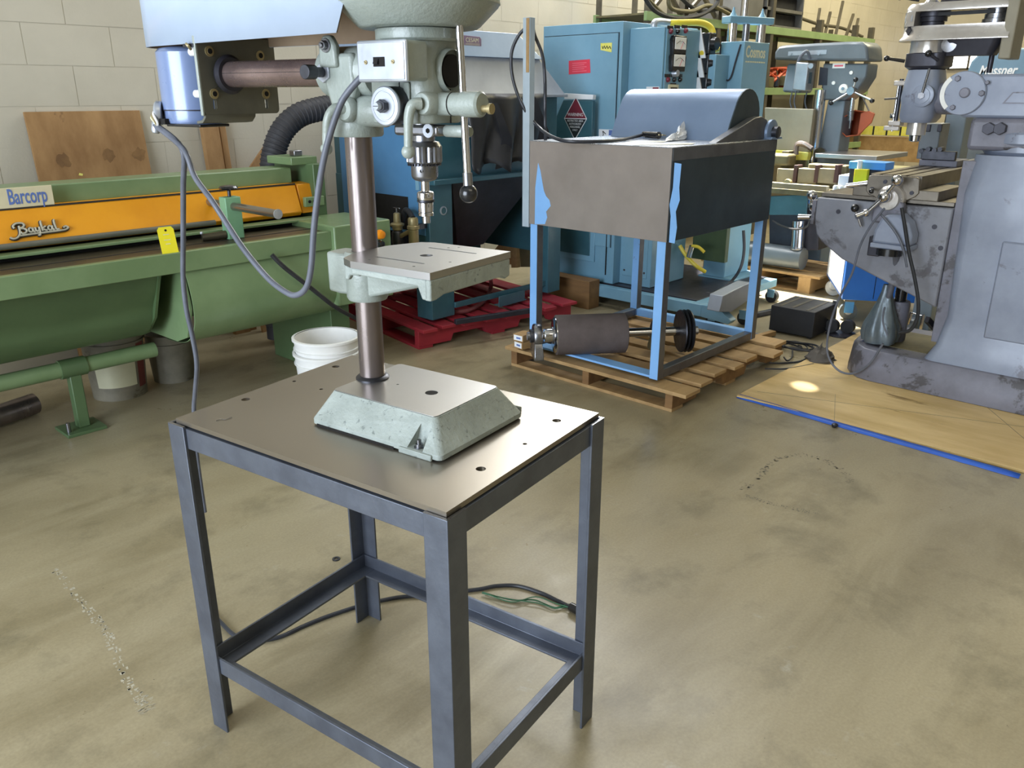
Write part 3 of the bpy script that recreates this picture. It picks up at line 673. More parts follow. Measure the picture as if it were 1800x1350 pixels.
# back-gauge stop block with rod and star knob
MB().box(1.905, 1.985, 3.60, 3.66, .80, .995).build('stop_block', 'shear_light_green', sh, .004)
MB().cyl((1.945,4.0,.952),(1.945,3.22,.952),.0185,n=18).build('stop_rod', 'steel_plate', sh)
MB().lathe([(.022,0),(.022,.004),(.012,.005)], (1.945,3.222,.952), (0,-1,0), n=18).build('rod_collar', 'zinc', sh)
MB().cyl((1.945,3.63,.99),(1.945,3.63,1.03),.008,n=12).build('knob_stem', 'dark_steel', sh)
MB().lathe([(.012,0),(.040,.006),(.045,.014),(.038,.022),(.014,.026)], (1.945,3.63,1.022), n=10).build('star_knob', 'black_plastic', sh)
MB().cyl((1.80,3.66,.815),(1.905,3.63,.822),.016,.02,14).build('stop_lever', 'shear_bed', sh)
MB().sphere((1.80,3.66,.838),.008).build('lever_end', 'zinc', sh)
# cream name board and cast emblem
xe, xt0, xt1 = onY(93,340,3.842).x, onY(6,348,3.842).x, onY(84,340,3.842).x
nb = MB(); nb.box(xe-.60, xe, 3.842, 3.848, 1.004, 1.086); nb.build('name_board', 'cream', sh, .002)
MB().text('Barcorp', .088, ((xt0+xt1)/2+.005,3.8418,1.020), (1,0,0), (0,0,1), .001, 0, 'CENTER', (xt1-xt0)/.322, .0012).build('board_lettering', 'ink_blue', sh)
def emblem(m, dz, off, r):
    ex0, ex1 = onY(10,392,3.80).x, onY(120,380,3.80).x; k = (ex1-ex0)/11.6
    t = lambda pts: [(ex0+x*k, 3.795+.34*(.896+z*k*.92-.868)-off, .896+z*k*.92+dz) for x, z in pts]
    mb = MB(); ring = lambda cx, cz, rx, rz: [(cx+rx*math.cos(a), cz+rz*math.sin(a)) for a in [2*PI*q/10+.6 for q in range(11)]]
    S = lambda pts, rr=r, sm=5: mb.tube(t(pts), rr, 6, sm)
    S([(.2,-.1),(.7,-.45),(1.4,-.35),(2.0,.2),(2.25,1.0),(2.3,2.0)])          # flourish and stem of B
    S([(1.4,1.6),(1.3,2.1),(2.0,2.55),(3.0,2.5),(3.3,2.05),(2.9,1.65),(2.4,1.5),(3.1,1.35),(3.5,.9),(3.1,.45),(2.5,.45),(2.4,.8)])
    S(ring(4.25,.95,.38,.42)); S([(4.68,1.4),(4.66,.8),(4.8,.5),(5.0,.6)])       # a
    S([(5.15,1.4),(5.15,.8),(5.4,.52),(5.75,.75),(5.85,1.4)]); S([(5.85,1.4),(5.82,.5),(5.65,-.25),(5.3,-.2)])   # y
    S([(6.55,2.5),(6.35,2.3),(6.35,.5)]); S([(7.1,1.4),(6.4,.95),(7.2,.5)])      # k
    S(ring(7.85,.95,.38,.42)); S([(8.28,1.4),(8.26,.8),(8.4,.5),(8.6,.6)])       # a
    S([(9.05,2.55),(8.85,2.3),(8.87,.9),(9.1,.5),(9.5,.55)])                      # l
    S([(1.9,.0),(5.0,.12),(9.5,.2),(10.7,.3),(11.2,.65),(10.8,.95),(10.3,.7)])   # underline and curl
    return mb.build('emblem_shadow' if m == 'emblem_dark' else 'emblem', m, sh)
emblem('emblem_dark', -.003, .003, .0072); emblem('emblem', 0, .008, .0042)
# yellow price tag standing on the front rail
tg = MB().prism([(-.035,0),(.035,0),(.035,.100),(.026,.112),(-.026,.112),(-.035,.100)], 'y', -.0006, .0006)
tgo = tg.build('price_tag', 'tag_yellow'); tgo.location = (1.545,3.445,.806); tgo.rotation_euler = (math.radians(-14),0,math.radians(-4))
tag(tgo, 'blank bright yellow paper tag leaning on the front edge of the green shear', 'tag')
MB().cyl((0,-.0012,.097),(0,.0012,.097),.005,n=12).build('tag_eyelet', 'hole', tgo)
wr_ = MB()
for k, (z, l) in enumerate(((.078,.018),(.055,.02),(.038,.014))): wr_.box(-.01-l/2+.005, .01+l/2-.008, -.0009, -.0006, z, z+.003)
wr_.build('tag_writing', 'ivory', tgo)
cbk = MB().tube([onY(*p) for p in ((478,448,3.405),(500,470,3.39),(545,505,3.38),(590,540,3.39),(630,562,3.43),(660,580,3.50))], .011, 8).build('sagging_cable', 'rubber')
tag(cbk, 'dark cable sagging across the green apron of the shear', 'cable')

# =================================================================== buckets by the shear
def bucket(nm, label, loc, r, h, m, rings=2, group=None, wall=.004):
    t = thing(nm, label, 'bucket', loc, 0, group)
    r0 = r*.86
    MB().lathe([(.001,.004),(r0-wall,.004),(r-wall,h),(r,h),(r0,.0),(.001,0)], (0,0,0), n=40, cap=False).build('body', m, t)
    b = MB(); b.lathe([(r,0),(r+.008,.002),(r+.008,.012),(r,.014),(r-wall,.014)], (0,0,h-.010), n=40, cap=False)
    b.build('rim', m, t)
    for k in range(rings):
        rk = r0 + (r-r0)*(h-.05-.035*k)/h
        MB().lathe([(rk,0),(rk+.007,.002),(rk+.007,.005),(rk,.007)], (0,0,h-.052-.035*k), n=40, cap=False).build('ring', m, t)
    return t
bp = onZ(574, 598, .365)
bk = bucket('plastic_bucket', 'white plastic bucket stacked inside another, behind the steel table', (bp.x, bp.y, .055), .150, .33, 'white_plastic')
bk2 = bucket('plastic_bucket', 'lower white plastic bucket holding the other one, behind the steel table', (bp.x, bp.y, 0), .152, .315, 'white_plastic', 1)
p = Vector((1.50, 4.02+.13, 0))
pb = bucket('paint_pail', 'grimy white paint pail with a red stripe under the shear', p, .148, .34, 'bucket_grime', 1)
def band(rr0, z0, z1, a0, a1, c, nm, m, par):
    b = MB(); n = 12; vs_ = []
    for i in range(n+1):
        a = math.radians(a0+(a1-a0)*i/n)
        for z in (z0, z1):
            rad = rr0*(.86+.14*z/.34)+.0008; vs_.append((rad*math.cos(a), rad*math.sin(a), z))
    b.add(vs_, [(2*i,2*i+2,2*i+3,2*i+1) for i in range(n)]); return b.build(nm, m, par)
band(.148,.05,.28,-66,-42,None,'red_stripe','bucket_red',pb)
band(.148,.07,.24,-155,-72,None,'pail_label','ivory',pb)
p2 = bucket('paint_pail', 'small grey pail with a green label behind the red-striped pail', (1.80,4.18,0), .12, .26, 'bucket_grime', 1)
band(.12,.08,.22,-140,-75,None,'pail_label','twine_green',p2)
pp = MB().cyl((.55,3.98,.055),(1.10,4.15,.055),.05,n=20).build('steel_pipe', 'brown_tube'); tag(pp, 'rusty brown pipe lying on the floor under the shear', 'pipe')

# =================================================================== timber against the wall
ply = MB().box(0, .60, -.008, .008, 0, 1.37).build('plywood_sheet', 'wood_wall', None, .001)
ply.location = (1.515, 4.70, 0); ply.rotation_euler = (math.radians(-6.5), 0, math.radians(.5)); tag(ply, 'stained brown plywood sheet leaning on the block wall behind the shear', 'plywood')
M['stain'] = mat('stain', '5f4530', '553c28', 5, .7)
rnd = random.Random(3)
for cx, cz, r in ((.14,1.12,.035),(.38,1.14,.032),(.55,1.13,.035)):
    pts = [(cx + r*(1+.35*rnd.uniform(-1,1))*math.cos(a), cz + r*(1.1+.35*rnd.uniform(-1,1))*math.sin(a)) for a in [2*PI*k/16 for k in range(16)]]
    MB().prism(pts, 'y', -.0086, -.008).build('stain', 'wood_dark', ply)
for cx, cz in ((.20,1.04),(.04,.985)): MB().prism([(cx,cz),(cx+.02,cz-.004),(cx+.024,cz+.006),(cx+.006,cz+.012)], 'y', -.0086, -.008).build('paint_fleck', 'label_yellow', ply)
st = MB().box(0, .105, 0, .04, 0, 1.42).build('timber_stud', 'wood_wall', None, .002); st.location = (2.455, 4.70, 0); st.rotation_euler = (math.radians(-5), 0, 0)
tag(st, 'wide pine stud leaning upright on the block wall under the motor', 'timber')
st2 = MB().box(0, .04, 0, .04, 0, 1.40).build('timber_stud', 'wood_wall', None, .002); st2.location = (2.575, 4.72, 0); st2.rotation_euler = (math.radians(-5), 0, 0)
tag(st2, 'narrow pine batten leaning just right of the wide stud', 'timber')
wd = MB().prism([(0,0),(.26,0),(.26,.92),(.235,1.0),(.0,.80)], 'y', 0, .018).build('plywood_offcut', 'wood_wall', None, .001); wd.location = (2.60, 4.62, .17); wd.rotation_euler = (math.radians(-8),0,0)
wd.location.z = 0; wd.scale = (1,1,1.15)
tag(wd, 'slant-cut brown plywood offcut leaning on the wall by the black hose', 'plywood')
# black extraction hose
hp = [onY(*p) for p in ((612,184,4.30),(590,187,4.30),(560,192,4.30),(525,203,4.31),(498,228,4.32),(483,262,4.33),(477,300,4.34),(474,350,4.35),(472,420,4.36))]
hs = thing('extraction_hose', 'black ribbed extraction hose arching behind the drill column', 'hose', (hp[-1].x, hp[-1].y, 0))
P = catmull(hp + [Vector((hp[-1].x, hp[-1].y, .03))], 10)
rib = []
MB().tube(P, .066, 20, 0).build('hose_wall', 'hose_black', hs, world=True)
hoops = MB()
for i in range(2, len(P)-2, 2):
    d = (P[i+1]-P[i-1]).normalized(); hoops.lathe([(.0655,-.006),(.070,-.002),(.070,.002),(.0655,.006)], P[i], d, 18, False)
stuff(hoops.build('hose_rib', 'hose_black', hs, world=True))
MB().lathe([(.072,0),(.072,.06)], P[6], P[4]-P[8], 20, False).build('hose_cuff', 'rubber', hs, world=True)

# =================================================================== RED PALLET + BLAST CABINET
def pallet(nm, label, loc, rz, L, W, boards, sw, wood, notched=True, h=.095, group=None):
    """stringers run along local x (length L), deck boards across (W)"""
    t = thing(nm, label, 'pallet', loc, rz, group)
    for y in (0, (W-sw)/2, W-sw):
        pts = [(0,.016),(L,.016),(L,.016+h),(0,.016+h)]
        if notched:
            a, b_ = L*.19, L*.42; c, d = L*.62, L*.84
            pts = [(0,.016),(a,.016),(a+.02,.06),(b_-.02,.06),(b_,.016),(c,.016),(c+.02,.06),(d-.02,.06),(d,.016),(L,.016),(L,.016+h),(0,.016+h)]
        MB().prism(pts, 'y', y, y+sw).build('stringer', wood if not isinstance(wood, tuple) else wood[1], t, .002)
    rnd = random.Random(int(L*1000))
    for x0, bw in boards:
        dz = rnd.uniform(0,.002)
        MB().box(x0, x0+bw, rnd.uniform(-.11,-.03), W+rnd.uniform(.0,.04), .016+h, .034+h+dz).build('deck_board', wood if not isinstance(wood, tuple) else wood[0], t, .002)
    for x0 in (.0, L*.45, L-.11):
        MB().box(x0, x0+.10, 0, W, 0, .016).build('bottom_board', wood if not isinstance(wood, tuple) else wood[0], t, .001)
    return t
rp = pallet('red_pallet', 'red painted wooden pallet under the dark teal blast cabinet', (3.04,3.60,0), math.radians(-9.2), 1.22, .98, [(.0,.10),(.145,.10),(.29,.10),(.45,.1),(.6,.1),(.76,.1),(.91,.1),(1.08,.13)], .045, 'red_paint')
bc = thing('blast_cabinet', 'dark teal blast cabinet with grey-blue hood and torn black curtain on the red pallet', 'machine', (3.18,3.60,.13))
W_ = dict(parent=bc, world=True)
def bw(mb, nm, m, bev=0.0, **k): return mb.build(nm, m, bc, bev, True, **k)
for x0, x1, y0, y1 in ((3.175,3.36,3.62,3.76),(4.20,4.33,3.58,3.70),(3.175,3.33,4.38,4.52),(4.2,4.33,4.36,4.5)):
    bw(MB().box(x0,x1,y0,y1,.15,.97), 'leg', 'teal', .004)
bw(MB().box(3.18,4.34,3.64,4.52,.96,1.44), 'tub', 'teal', .006)
bw(MB().prism([(3.18,.955),(4.36,.955),(4.36,.985),(3.18,.985)], 'y', 3.57, 3.64), 'front_ledge', 'teal', .004)
bw(MB().box(3.172,3.18,3.655,4.45,.66,1.42), 'side_panel', 'teal_side_blue', .002)
bw(MB().box(3.168,3.173,3.80,4.15,.68,.875), 'side_opening', 'hole', .0)
bw(MB().box(3.163,3.18,3.69,3.72,.92,1.42), 'side_rib', 'cosmos_blue', .002)
bw(MB().loft([[(3.40,3.66,.95),(4.2,3.66,.95),(4.2,4.4,.95),(3.40,4.4,.95)], [(3.62,3.86,.50),(3.86,3.86,.50),(3.86,4.2,.50),(3.62,4.2,.50)]]), 'hopper', 'mill_dark', .003)
bw(MB().box(3.2,4.33,4.40,4.42,.15,.96), 'rear_panel', 'mill_dark')
bw(MB().box(4.315,4.33,3.70,4.40,.40,.96), 'end_panel', 'teal')
bw(MB().lathe([(.026,0),(.026,.006),(.020,.008),(.019,.004)], (3.285,3.62,.80), (0,-1,0), n=24), 'gauge', 'zinc')
bw(MB().lathe([(.0185,0),(.0185,.001)], (3.285,3.615,.80), (0,-1,0), n=24), 'gauge_face', 'teal')
# hood
bw(MB().loft([[(3.16,3.60,1.44),(4.38,3.60,1.44),(4.38,4.54,1.44),(3.16,4.54,1.44)], [(3.18,3.62,1.475),(4.36,3.62,1.475),(4.36,4.54,1.475),(3.18,4.54,1.475)],[(3.26,3.66,1.655),(4.18,3.66,1.655),(4.22,4.54,1.655),(3.26,4.54,1.655)]]), 'hood_lower', 'sheet_grey', .003)
bw(MB().loft([[(3.22,3.64,1.655),(4.20,3.64,1.655),(4.22,4.54,1.655),(3.22,4.54,1.655)],[(3.24,3.65,1.68),(4.16,3.65,1.68),(4.2,4.54,1.68),(3.24,4.54,1.68)],[(3.28,3.70,1.80),(4.02,3.70,1.80),(4.06,4.5,1.83),(3.28,4.5,1.83)]]), 'hood_upper', 'hood_blue', .003)
bw(MB().box(3.36,3.72,3.95,4.3,1.80,1.93), 'vent_box', 'hood_blue', .02)
bw(MB().box(3.16,4.38,3.585,3.60,1.43,1.447), 'hood_gutter', 'sheet_grey', .002)
# maker's plate, worn lettering
npl = MB().prism([(3.51,1.715),(3.665,1.712),(3.665,1.752),(3.652,1.765),(3.51,1.768)], 'y', 3.664, 3.672)
npo = npl.build('name_plate', 'maroon', bc, .001, True); npo['label'] = 'faded maroon plate'
M['maroon_faded'] = mat('maroon_faded', '8f7a90', '85708a', 20, .5); npo.data.materials[0] = M['maroon_faded']
bw(MB().text('CESAM', .034, (3.59,3.664,1.733), (1,0,0), (0,0,1), .001), 'plate_lettering', 'ivory')
for z in (1.724, 1.718): bw(MB().box(3.535,3.65,3.6632,3.664,z,z+.002), 'plate_rule', 'ivory')
# torn black curtain: folded rubber sheet hung from the hood
cur = MB(); nx, nz = 26, 12; vs_ = []
for i in range(nx+1):
    for j in range(nz+1):
        u, v_ = i/nx, j/nz; x = 3.44+.72*u+.03*math.sin(v_*5)*v_-.10*u*v_; z = 1.452-(.42+.03*math.sin(u*17))*v_
        y = 3.585-.035*v_-.045*abs(math.sin(u*9+1.2*v_))*(.4+v_)-.05*math.exp(-((u-.45)/.10)**2)*v_
        vs_.append((x,y,z))
cur.add(vs_, [(i*(nz+1)+j,(i+1)*(nz+1)+j,(i+1)*(nz+1)+j+1,i*(nz+1)+j+1) for i in range(nx) for j in range(nz)])
co = cur.build('curtain', 'rubber_sheet', bc, 0, True, ang=70); so_ = co.modifiers.new('th','SOLIDIFY'); so_.thickness = .004
for k, (x0, x1, z0) in enumerate(((3.62,3.74,1.40),(3.96,4.10,1.43))):
    c2 = MB(); c2.loft([[(x0,3.54,z0),(x0+.03,3.52,z0),(x0+.03,3.525,z0),(x0,3.545,z0)],[(x0+.05,3.50,z0-.2),(x0+.10,3.47,z0-.2),(x0+.10,3.475,z0-.2),(x0+.05,3.505,z0-.2)],[(x0+.02,3.53,z0-.38),(x1,3.49,z0-.36),(x1,3.495,z0-.36),(x0+.02,3.535,z0-.38)]])
    bw(c2, 'curtain_strip', 'rubber_sheet')
bw(MB().box(3.35,4.2,3.60,3.615,.20,.235), 'cross_rail', 'teal', .002)
# air regulator hung on the side of the cabinet
ar = thing('air_regulator', 'brass air filter and regulator with a small T-handle beside the cabinet leg', 'regulator', (3.08,3.80,.6))
a0 = onX(697, 366, 3.06)
MB().lathe([(.028,0),(.030,.004),(.030,.02),(.040,.024),(.042,.034),(.036,.040),(.022,.044),(.020,.095),(.012,.10)], (a0.x,a0.y,a0.z-.125), n=24).build('regulator_bonnet', 'bronze', ar, 0, True)
MB().cyl((a0.x,a0.y,a0.z-.03),(a0.x,a0.y,a0.z),.006,n=10).build('adjusting_screw', 'steel', ar, 0, True)
MB().bar((a0.x,a0.y+.03,a0.z),(a0.x,a0.y-.03,a0.z),.007,.007).build('tee_handle', 'chrome', ar, .001, True)
MB().lathe([(.030,0),(.034,.01),(.034,.07),(.028,.08)], (a0.x,a0.y,a0.z-.21), n=20).build('regulator_body', 'dark_steel', ar, 0, True)
a1 = onX(726, 385, 3.06)
MB().lathe([(.012,-.17),(.026,-.16),(.030,-.13),(.030,-.06),(.036,-.055),(.036,-.04),(.030,-.035),(.030,.0),(.024,.01)], a1, n=24).build('filter_bowl', 'bronze', ar, 0, True)
MB().tube([a1+Vector((0,0,.005)), a1+Vector((.02,.06,.035)), a1+Vector((.05,.13,.03)), a0+Vector((.05,.02,-.10))], .016, 10).build('air_hose', 'rubber', ar, 0, True)
MB().cyl((a0.x,a0.y,a0.z-.17),(a1.x,a1.y,a1.z-.06),.013,n=12).build('nipple', 'bronze', ar, 0, True)
MB().bar((a1.x,a1.y,a1.z-.05),(3.18,a1.y+.02,a1.z-.05),.02,.03).build('bracket', 'dark_steel', ar, 0, True)
MB().tube([onX(735,430,3.09),onX(750,445,3.09),onX(755,475,3.1),onX(752,520,3.12)], .009, 8).build('drain_hose', 'rubber', ar, 0, True)
# hose and bracket lying on the red pallet
rh = MB().tube([onZ(800,548,.15),onZ(825,545,.15),onZ(850,530,.15),(onZ(862,508,.15)),onY(862,490,3.75),onY(850,470,3.85)], .014, 8).build('air_hose', 'red_hose'); tag(rh, 'dull red air hose curled on the red pallet under the cabinet', 'hose')
ab = thing('angle_bracket', 'black angle-iron bracket lying on the red pallet near its right side', 'bracket', onZ(900,540,.147))
p0, p1 = onZ(877,540,.147), onZ(922,528,.147)
MB().bar(p0+Vector((0,0,.035)), p1+Vector((0,0,.035)), .006, .07).build('upright_flange', 'teal', ab, .001, True)
MB().bar(p0+Vector((.02,.03,.004)), p1+Vector((.02,.03,.004)), .06, .006).build('flat_flange', 'teal', ab, .001, True)
lb = MB().bar(onZ(800,566,.15), onZ(938,545,.15), .03, .03).build('steel_bar', 'mill_dark', None, .002); tag(lb, 'long dark steel bar lying along the front of the red pallet', 'bar')
# timber pieces behind the cabinet
wz = thing('timber_crate', 'broken timber crate corner standing between the blast cabinet and sander post', 'crate', (4.55,3.62,0))
q = onX(905, 470, 4.5)
def pp_(px, py, x=4.5): return onX(px, py, x)
MB().prism([(pp_(*c).y, pp_(*c).z) for c in ((868,440),(892,412),(898,412),(900,465),(868,465))], 'x', 4.50, 4.52).build('crate_board', 'wood_wall', wz, .001, True)
MB().prism([(pp_(*c).y, pp_(*c).z) for c in ((895,408),(908,403),(912,470),(902,470))], 'x', 4.48, 4.52).build('crate_post', 'wood', wz, .001, True)
MB().prism([(pp_(*c).y, pp_(*c).z) for c in ((907,400),(928,378),(945,378),(945,470),(912,470))], 'x', 4.52, 4.54).build('crate_board', 'clutter_olive', wz, .001, True)
MB().box(4.5,4.62,3.45,3.9,0,pp_(900,470).z).build('crate_base', 'wood_dark', wz, .002, True)

# =================================================================== NATURAL PALLET + BELT SANDER STAND
np_ = pallet('wooden_pallet', 'pale pine pallet under the sander stand with boards sticking out', (3.20,1.93,0), 0, 1.16, 1.06, [(-.035,.13),(.15,.11),(.33,.12),(.50,.10),(.66,.12),(.83,.11),(1.0,.14)], .042, ('wood','wood_dark'), True, .085)
ZP = .135
sd = thing('sander_stand', 'belt sander stand with brown hopper, peeling blue legs and dark hood on the pine pallet', 'machine', (3.215,2.03,ZP))
def sb(mb, nm, m, bev=0.0, **k): return mb.build(nm, m, sd, bev, True, **k)
xa, xb, ya, yb = 3.215, 4.215, 2.03, 2.865; zt = .808; zu = 1.224
def shs(x, y, w=.048):   # square tube upright, blue on the face towards the door
    sb(MB().box(x, x+w, y, y+w, ZP, zu-.02), 'leg', 'sander_tube', .003)
    sb(MB().box(x-.0012, x+.0002, y+.001, y+w-.001, ZP+.002, zt), 'leg_paint', 'sander_blue')
for x, y in ((xa,ya),(xb-.048,ya),(xa,yb-.048),(xb-.048,yb-.048)): shs(x, y)
sb(MB().box(xa+.01, xa+.085, ya+.048, yb-.048, ZP+.001, ZP+.012), 'front_sill', 'sander_blue', .001)
sb(MB().box(xa+.048, xb-.048, ya+.002, ya+.046, ZP, ZP+.045), 'side_sill', 'sander_tube', .003)
sb(MB().box(xb-.046, xb-.002, ya+.048, yb-.048, ZP, ZP+.045), 'rear_sill', 'sander_blue', .003)
sb(MB().box(xa+.048, xb-.048, yb-.046, yb-.002, ZP, ZP+.045), 'side_sill', 'sander_tube', .003)
sb(MB().box(xa-.006, xa-.001, ya-.004, yb+.004, zt, zu), 'front_panel', 'sander_brown', .001)
sb(MB().box(xa-.001, xb, ya-.006, ya-.001, zt, zu), 'side_panel', 'sander_dark', .001)
sb(MB().box(xa-.001, xb, ya-.0085, ya-.006, zu-.055, zu), 'panel_lap', 'sander_tube', .001)
sb(MB().box(xa, xb, yb+.001, yb+.005, zt, zu), 'side_panel', 'sander_dark', .001)
sb(MB().box(xb, xb+.004, ya, yb, zt, zu), 'rear_panel', 'sander_dark', .001)
sb(MB().box(xa+.05, xb-.05, ya+.05, yb-.05, zt+.002, zt+.008), 'hopper_floor', 'sander_dark')
sb(MB().box(xa-.006, xb+.004, ya-.006, yb+.005, zu, zu+.004), 'top_sheet', 'bench_top', .001)
# bare blue where the brown paint has peeled
pl_ = [onX(px, py, xa-.006) for px, py in ((946,286),(950,300),(953,318),(956,335),(960,345),(966,352),(968,362),(960,372),(962,382),(958,394),(940,394),(941,330))]
sb(MB().prism([(p.y,p.z) for p in pl_], 'x', xa-.0066, xa-.0058), 'bare_patch', 'sander_blue')
pl_ = [onX(px, py, xa-.006) for px, py in ((1186,286),(1198,288),(1194,330),(1195,352),(1188,372),(1190,400),(1186,428),(1176,426),(1179,380),(1177,360),(1183,330))]
sb(MB().prism([(p.y,p.z) for p in pl_], 'x', xa-.0066, xa-.0058), 'bare_patch', 'sander_blue')
# tall cord post
M['post_grey'] = mat('post_grey', 'b0bec8', 'a0afba', 5, .4, .0)
sb(MB().prism([(xa-.008,yb+.007),(xa+.03,yb+.007),(xa+.03,yb+.012),(xa-.003,yb+.012),(xa-.003,yb+.052),(xa-.008,yb+.052)], 'z', .79, 1.80), 'cord_post', 'post_grey', .001)
sb(MB().box(xa-.012, xa-.008, yb+.009, yb+.028, 1.55, 1.797), 'post_strip', 'wood', .001)
sb(MB().box(xa, xa+.028, yb+.013, yb+.045, 1.5, 1.795), 'post_lath', 'wood', .002)
# half-round hood, wedge arm and flange bearing
prof = [(3.80,zu+.004),(3.835,1.31),(3.875,1.385)] + [(4.0+.13*math.cos(a), 1.345+.13*math.sin(a)) for a in [math.radians(150-15*k) for k in range(0,11)]] + [(4.13,zu+.004)]
sb(MB().prism(prof, 'y', 2.10, 2.80), 'hood', 'sander_hood', .002, ang=28)
sb(MB().prism([(x*1.0, z) for x, z in prof], 'y', 2.094, 2.1005), 'hood_end', 'sander_dark', .001, ang=20)
sb(MB().prism([(3.62,zu+.004),(3.99,1.335),(4.06,1.342),(4.12,1.325),(4.19,1.26),(4.20,zu+.004)], 'y', 2.045, 2.09), 'wedge_arm', 'sander_tube', .003)
sb(MB().lathe([(.062,0),(.064,.003),(.062,.016),(.042,.022)], (4.165,2.045,1.262), (0,-1,0), n=32), 'flange_bearing', 'sander_hood')
sb(MB().lathe([(.030,0),(.030,.034),(.027,.036)], (4.165,2.03,1.262), (0,-1,0), n=24), 'shaft_end', 'dark_steel')
sb(MB().prism([(4.10,zu+.004),(4.23,zu+.004),(4.215,1.24),(4.115,1.24)], 'y', 2.00, 2.05), 'bearing_foot', 'sander_hood', .003)
# loose things on the top sheet
zs = zu+.004
cd = MB().tube([(xa+.02,yb+.03,1.77), onX(912,62,xa+.0), onX(899,95,xa-.02), onX(902,140,xa-.02), onX(920,188,xa-.01), onX(948,225,xa+.03), onZ(985,246,zs+.016), onZ(1040,249,zs+.010), onZ(1090,246,zs+.010), onZ(1118,240,zs+.014), onZ(1132,236,zs+.022)], .0085, 9).build('mains_cord', 'cable_black')
tag(cd, 'thick black mains cord looped over the tall post and across the hopper top', 'cable')
cd2 = MB().tube([(xa+.025,yb+.02,1.775), onX(940,62,xa+.06), onX(953,95,xa+.07), onX(958,140,xa+.07), onX(958,200,xa+.07), onX(959,246,xa+.07)], .0085, 9).build('cord_run', 'cable_black', cd)
pg = MB().cyl(onZ(1132,236,zs+.022), onZ(1158,238,zs+.022), .016, .018, 14).build('mains_plug', 'black_plastic', cd)
for dx in (0, .012): MB().cyl(onZ(1158,237,zs+.026)+Vector((dx,-dx,0)), onZ(1164,238,zs+.02)+Vector((dx,-dx,0)), .003, n=6).build('plug_pin', 'bronze', cd)
fv = []; rnd = random.Random(11); f = MB(); n1, n2 = 34, 18
c0 = onZ(1172,249,zs); c1 = onZ(1238,241,zs)
for i in range(n1+1):
    for j in range(n2+1):
        u, v_ = i/n1, j/n2; base = c0.lerp(c1, u) + Vector((.10*(v_-.5), .05*(v_-.5), 0))
        e = math.sin(PI*u)*math.sin(PI*v_); h = .055*e*(.3+1.1*abs(pnoise((u*4.2, v_*4.2, 3))))+ .003 + .06*e*abs(pnoise((u*9,v_*7,7))) + .03*e*abs(pnoise((u*19,v_*15,2)))
        fv.append(base + Vector((.02*pnoise((u*8,v_*8,1)), .02*pnoise((u*8,v_*8,5)), h)))
f.add(fv, [(i*(n2+1)+j,(i+1)*(n2+1)+j,(i+1)*(n2+1)+j+1,i*(n2+1)+j+1) for i in range(n1) for j in range(n2)])
fo = f.build('plastic_film', 'plastic_film', None, ang=15); tag(fo, 'crumpled clear plastic film heaped on the hopper top in front of the hood', 'plastic wrap')
fo.modifiers.new('th','SOLIDIFY').thickness = .0015
pa = MB()
for c, o in (((1098,249),(1165,251)),((1110,256),(1215,255))):
    a_, b_ = onZ(*c, zs), onZ(*o, zs); d_ = Vector((.09,.03,0)); z_ = .0006
    pa.add([a_+Vector((0,0,z_)), b_+Vector((0,0,z_)), b_+d_+Vector((0,0,z_+.004)), a_+d_+Vector((0,0,z_))], [(0,1,2,3)])
po = pa.build('paper_sheets', 'paper', None); po.modifiers.new('th','SOLIDIFY').thickness = .001; tag(po, 'flat white papers on the hopper top beside the plastic film', 'paper')

# sanding drum lying across the pallet
dr = thing('sanding_drum', 'brown abrasive drum on a shaft with bearing and pulley lying on the pine pallet', 'drum', (3.40,2.62,ZP))
cL, cR = onZ(976,589,ZP+.115), onZ(1098,585,ZP+.115)
ax = (cR-cL).normalized()
def ds(prof, p, nm, m, n=36, **k): return MB().lathe(prof, p, ax, n, **k).build(nm, m, dr, 0, True, ang=35)
Ld = (cR-cL).length
ds([(.100,0),(.106,.004),(.106,Ld-.004),(.100,Ld)], cL, 'drum', 'abrasive', 48)
ds([(.055,-.012),(.088,-.010),(.096,-.004),(.096,.002)], cL, 'drum_rim', 'chrome', 48)
ds([(.045,-.018),(.045,-.004)], cL, 'drum_hub', 'steel')
ds([(.034,-.06),(.036,-.055),(.036,-.01)], cL, 'shaft_shoulder', 'chrome')
ds([(.022,-.15),(.022,-.02)], cL, 'shaft', 'steel')
ds([(.024,0),(.024,.40)], cR, 'shaft', 'chrome')
ds([(.060,-.118),(.064,-.112),(.064,-.082),(.060,-.076)], cL, 'bearing', 'steel')
ds([(.036,-.135),(.036,-.07)], cL, 'bearing_insert', 'dark_steel')
fp = cL - ax*.097; sdv = Vector((-ax.y, ax.x, 0))
MB().loft([[fp+sdv*.085*s+ax*.025*t+Vector((0,0,-fp.z+ZP+.001)) for s,t in ((-1,-1),(1,-1),(1,1),(-1,1))],[fp+sdv*.085*s+ax*.025*t+Vector((0,0,-fp.z+ZP+.025)) for s,t in ((-1,-1),(1,-1),(1,1),(-1,1))],[fp+sdv*.05*s+ax*.02*t+Vector((0,0,-.02)) for s,t in ((-1,-1),(1,-1),(1,1),(-1,1))]]).build('bearing_pedestal', 'steel', dr, .004, True)
ds([(.050,.15),(.060,.155),(.060,.20),(.050,.205)], cR, 'bearing', 'dark_steel')
fp = cR + ax*.178
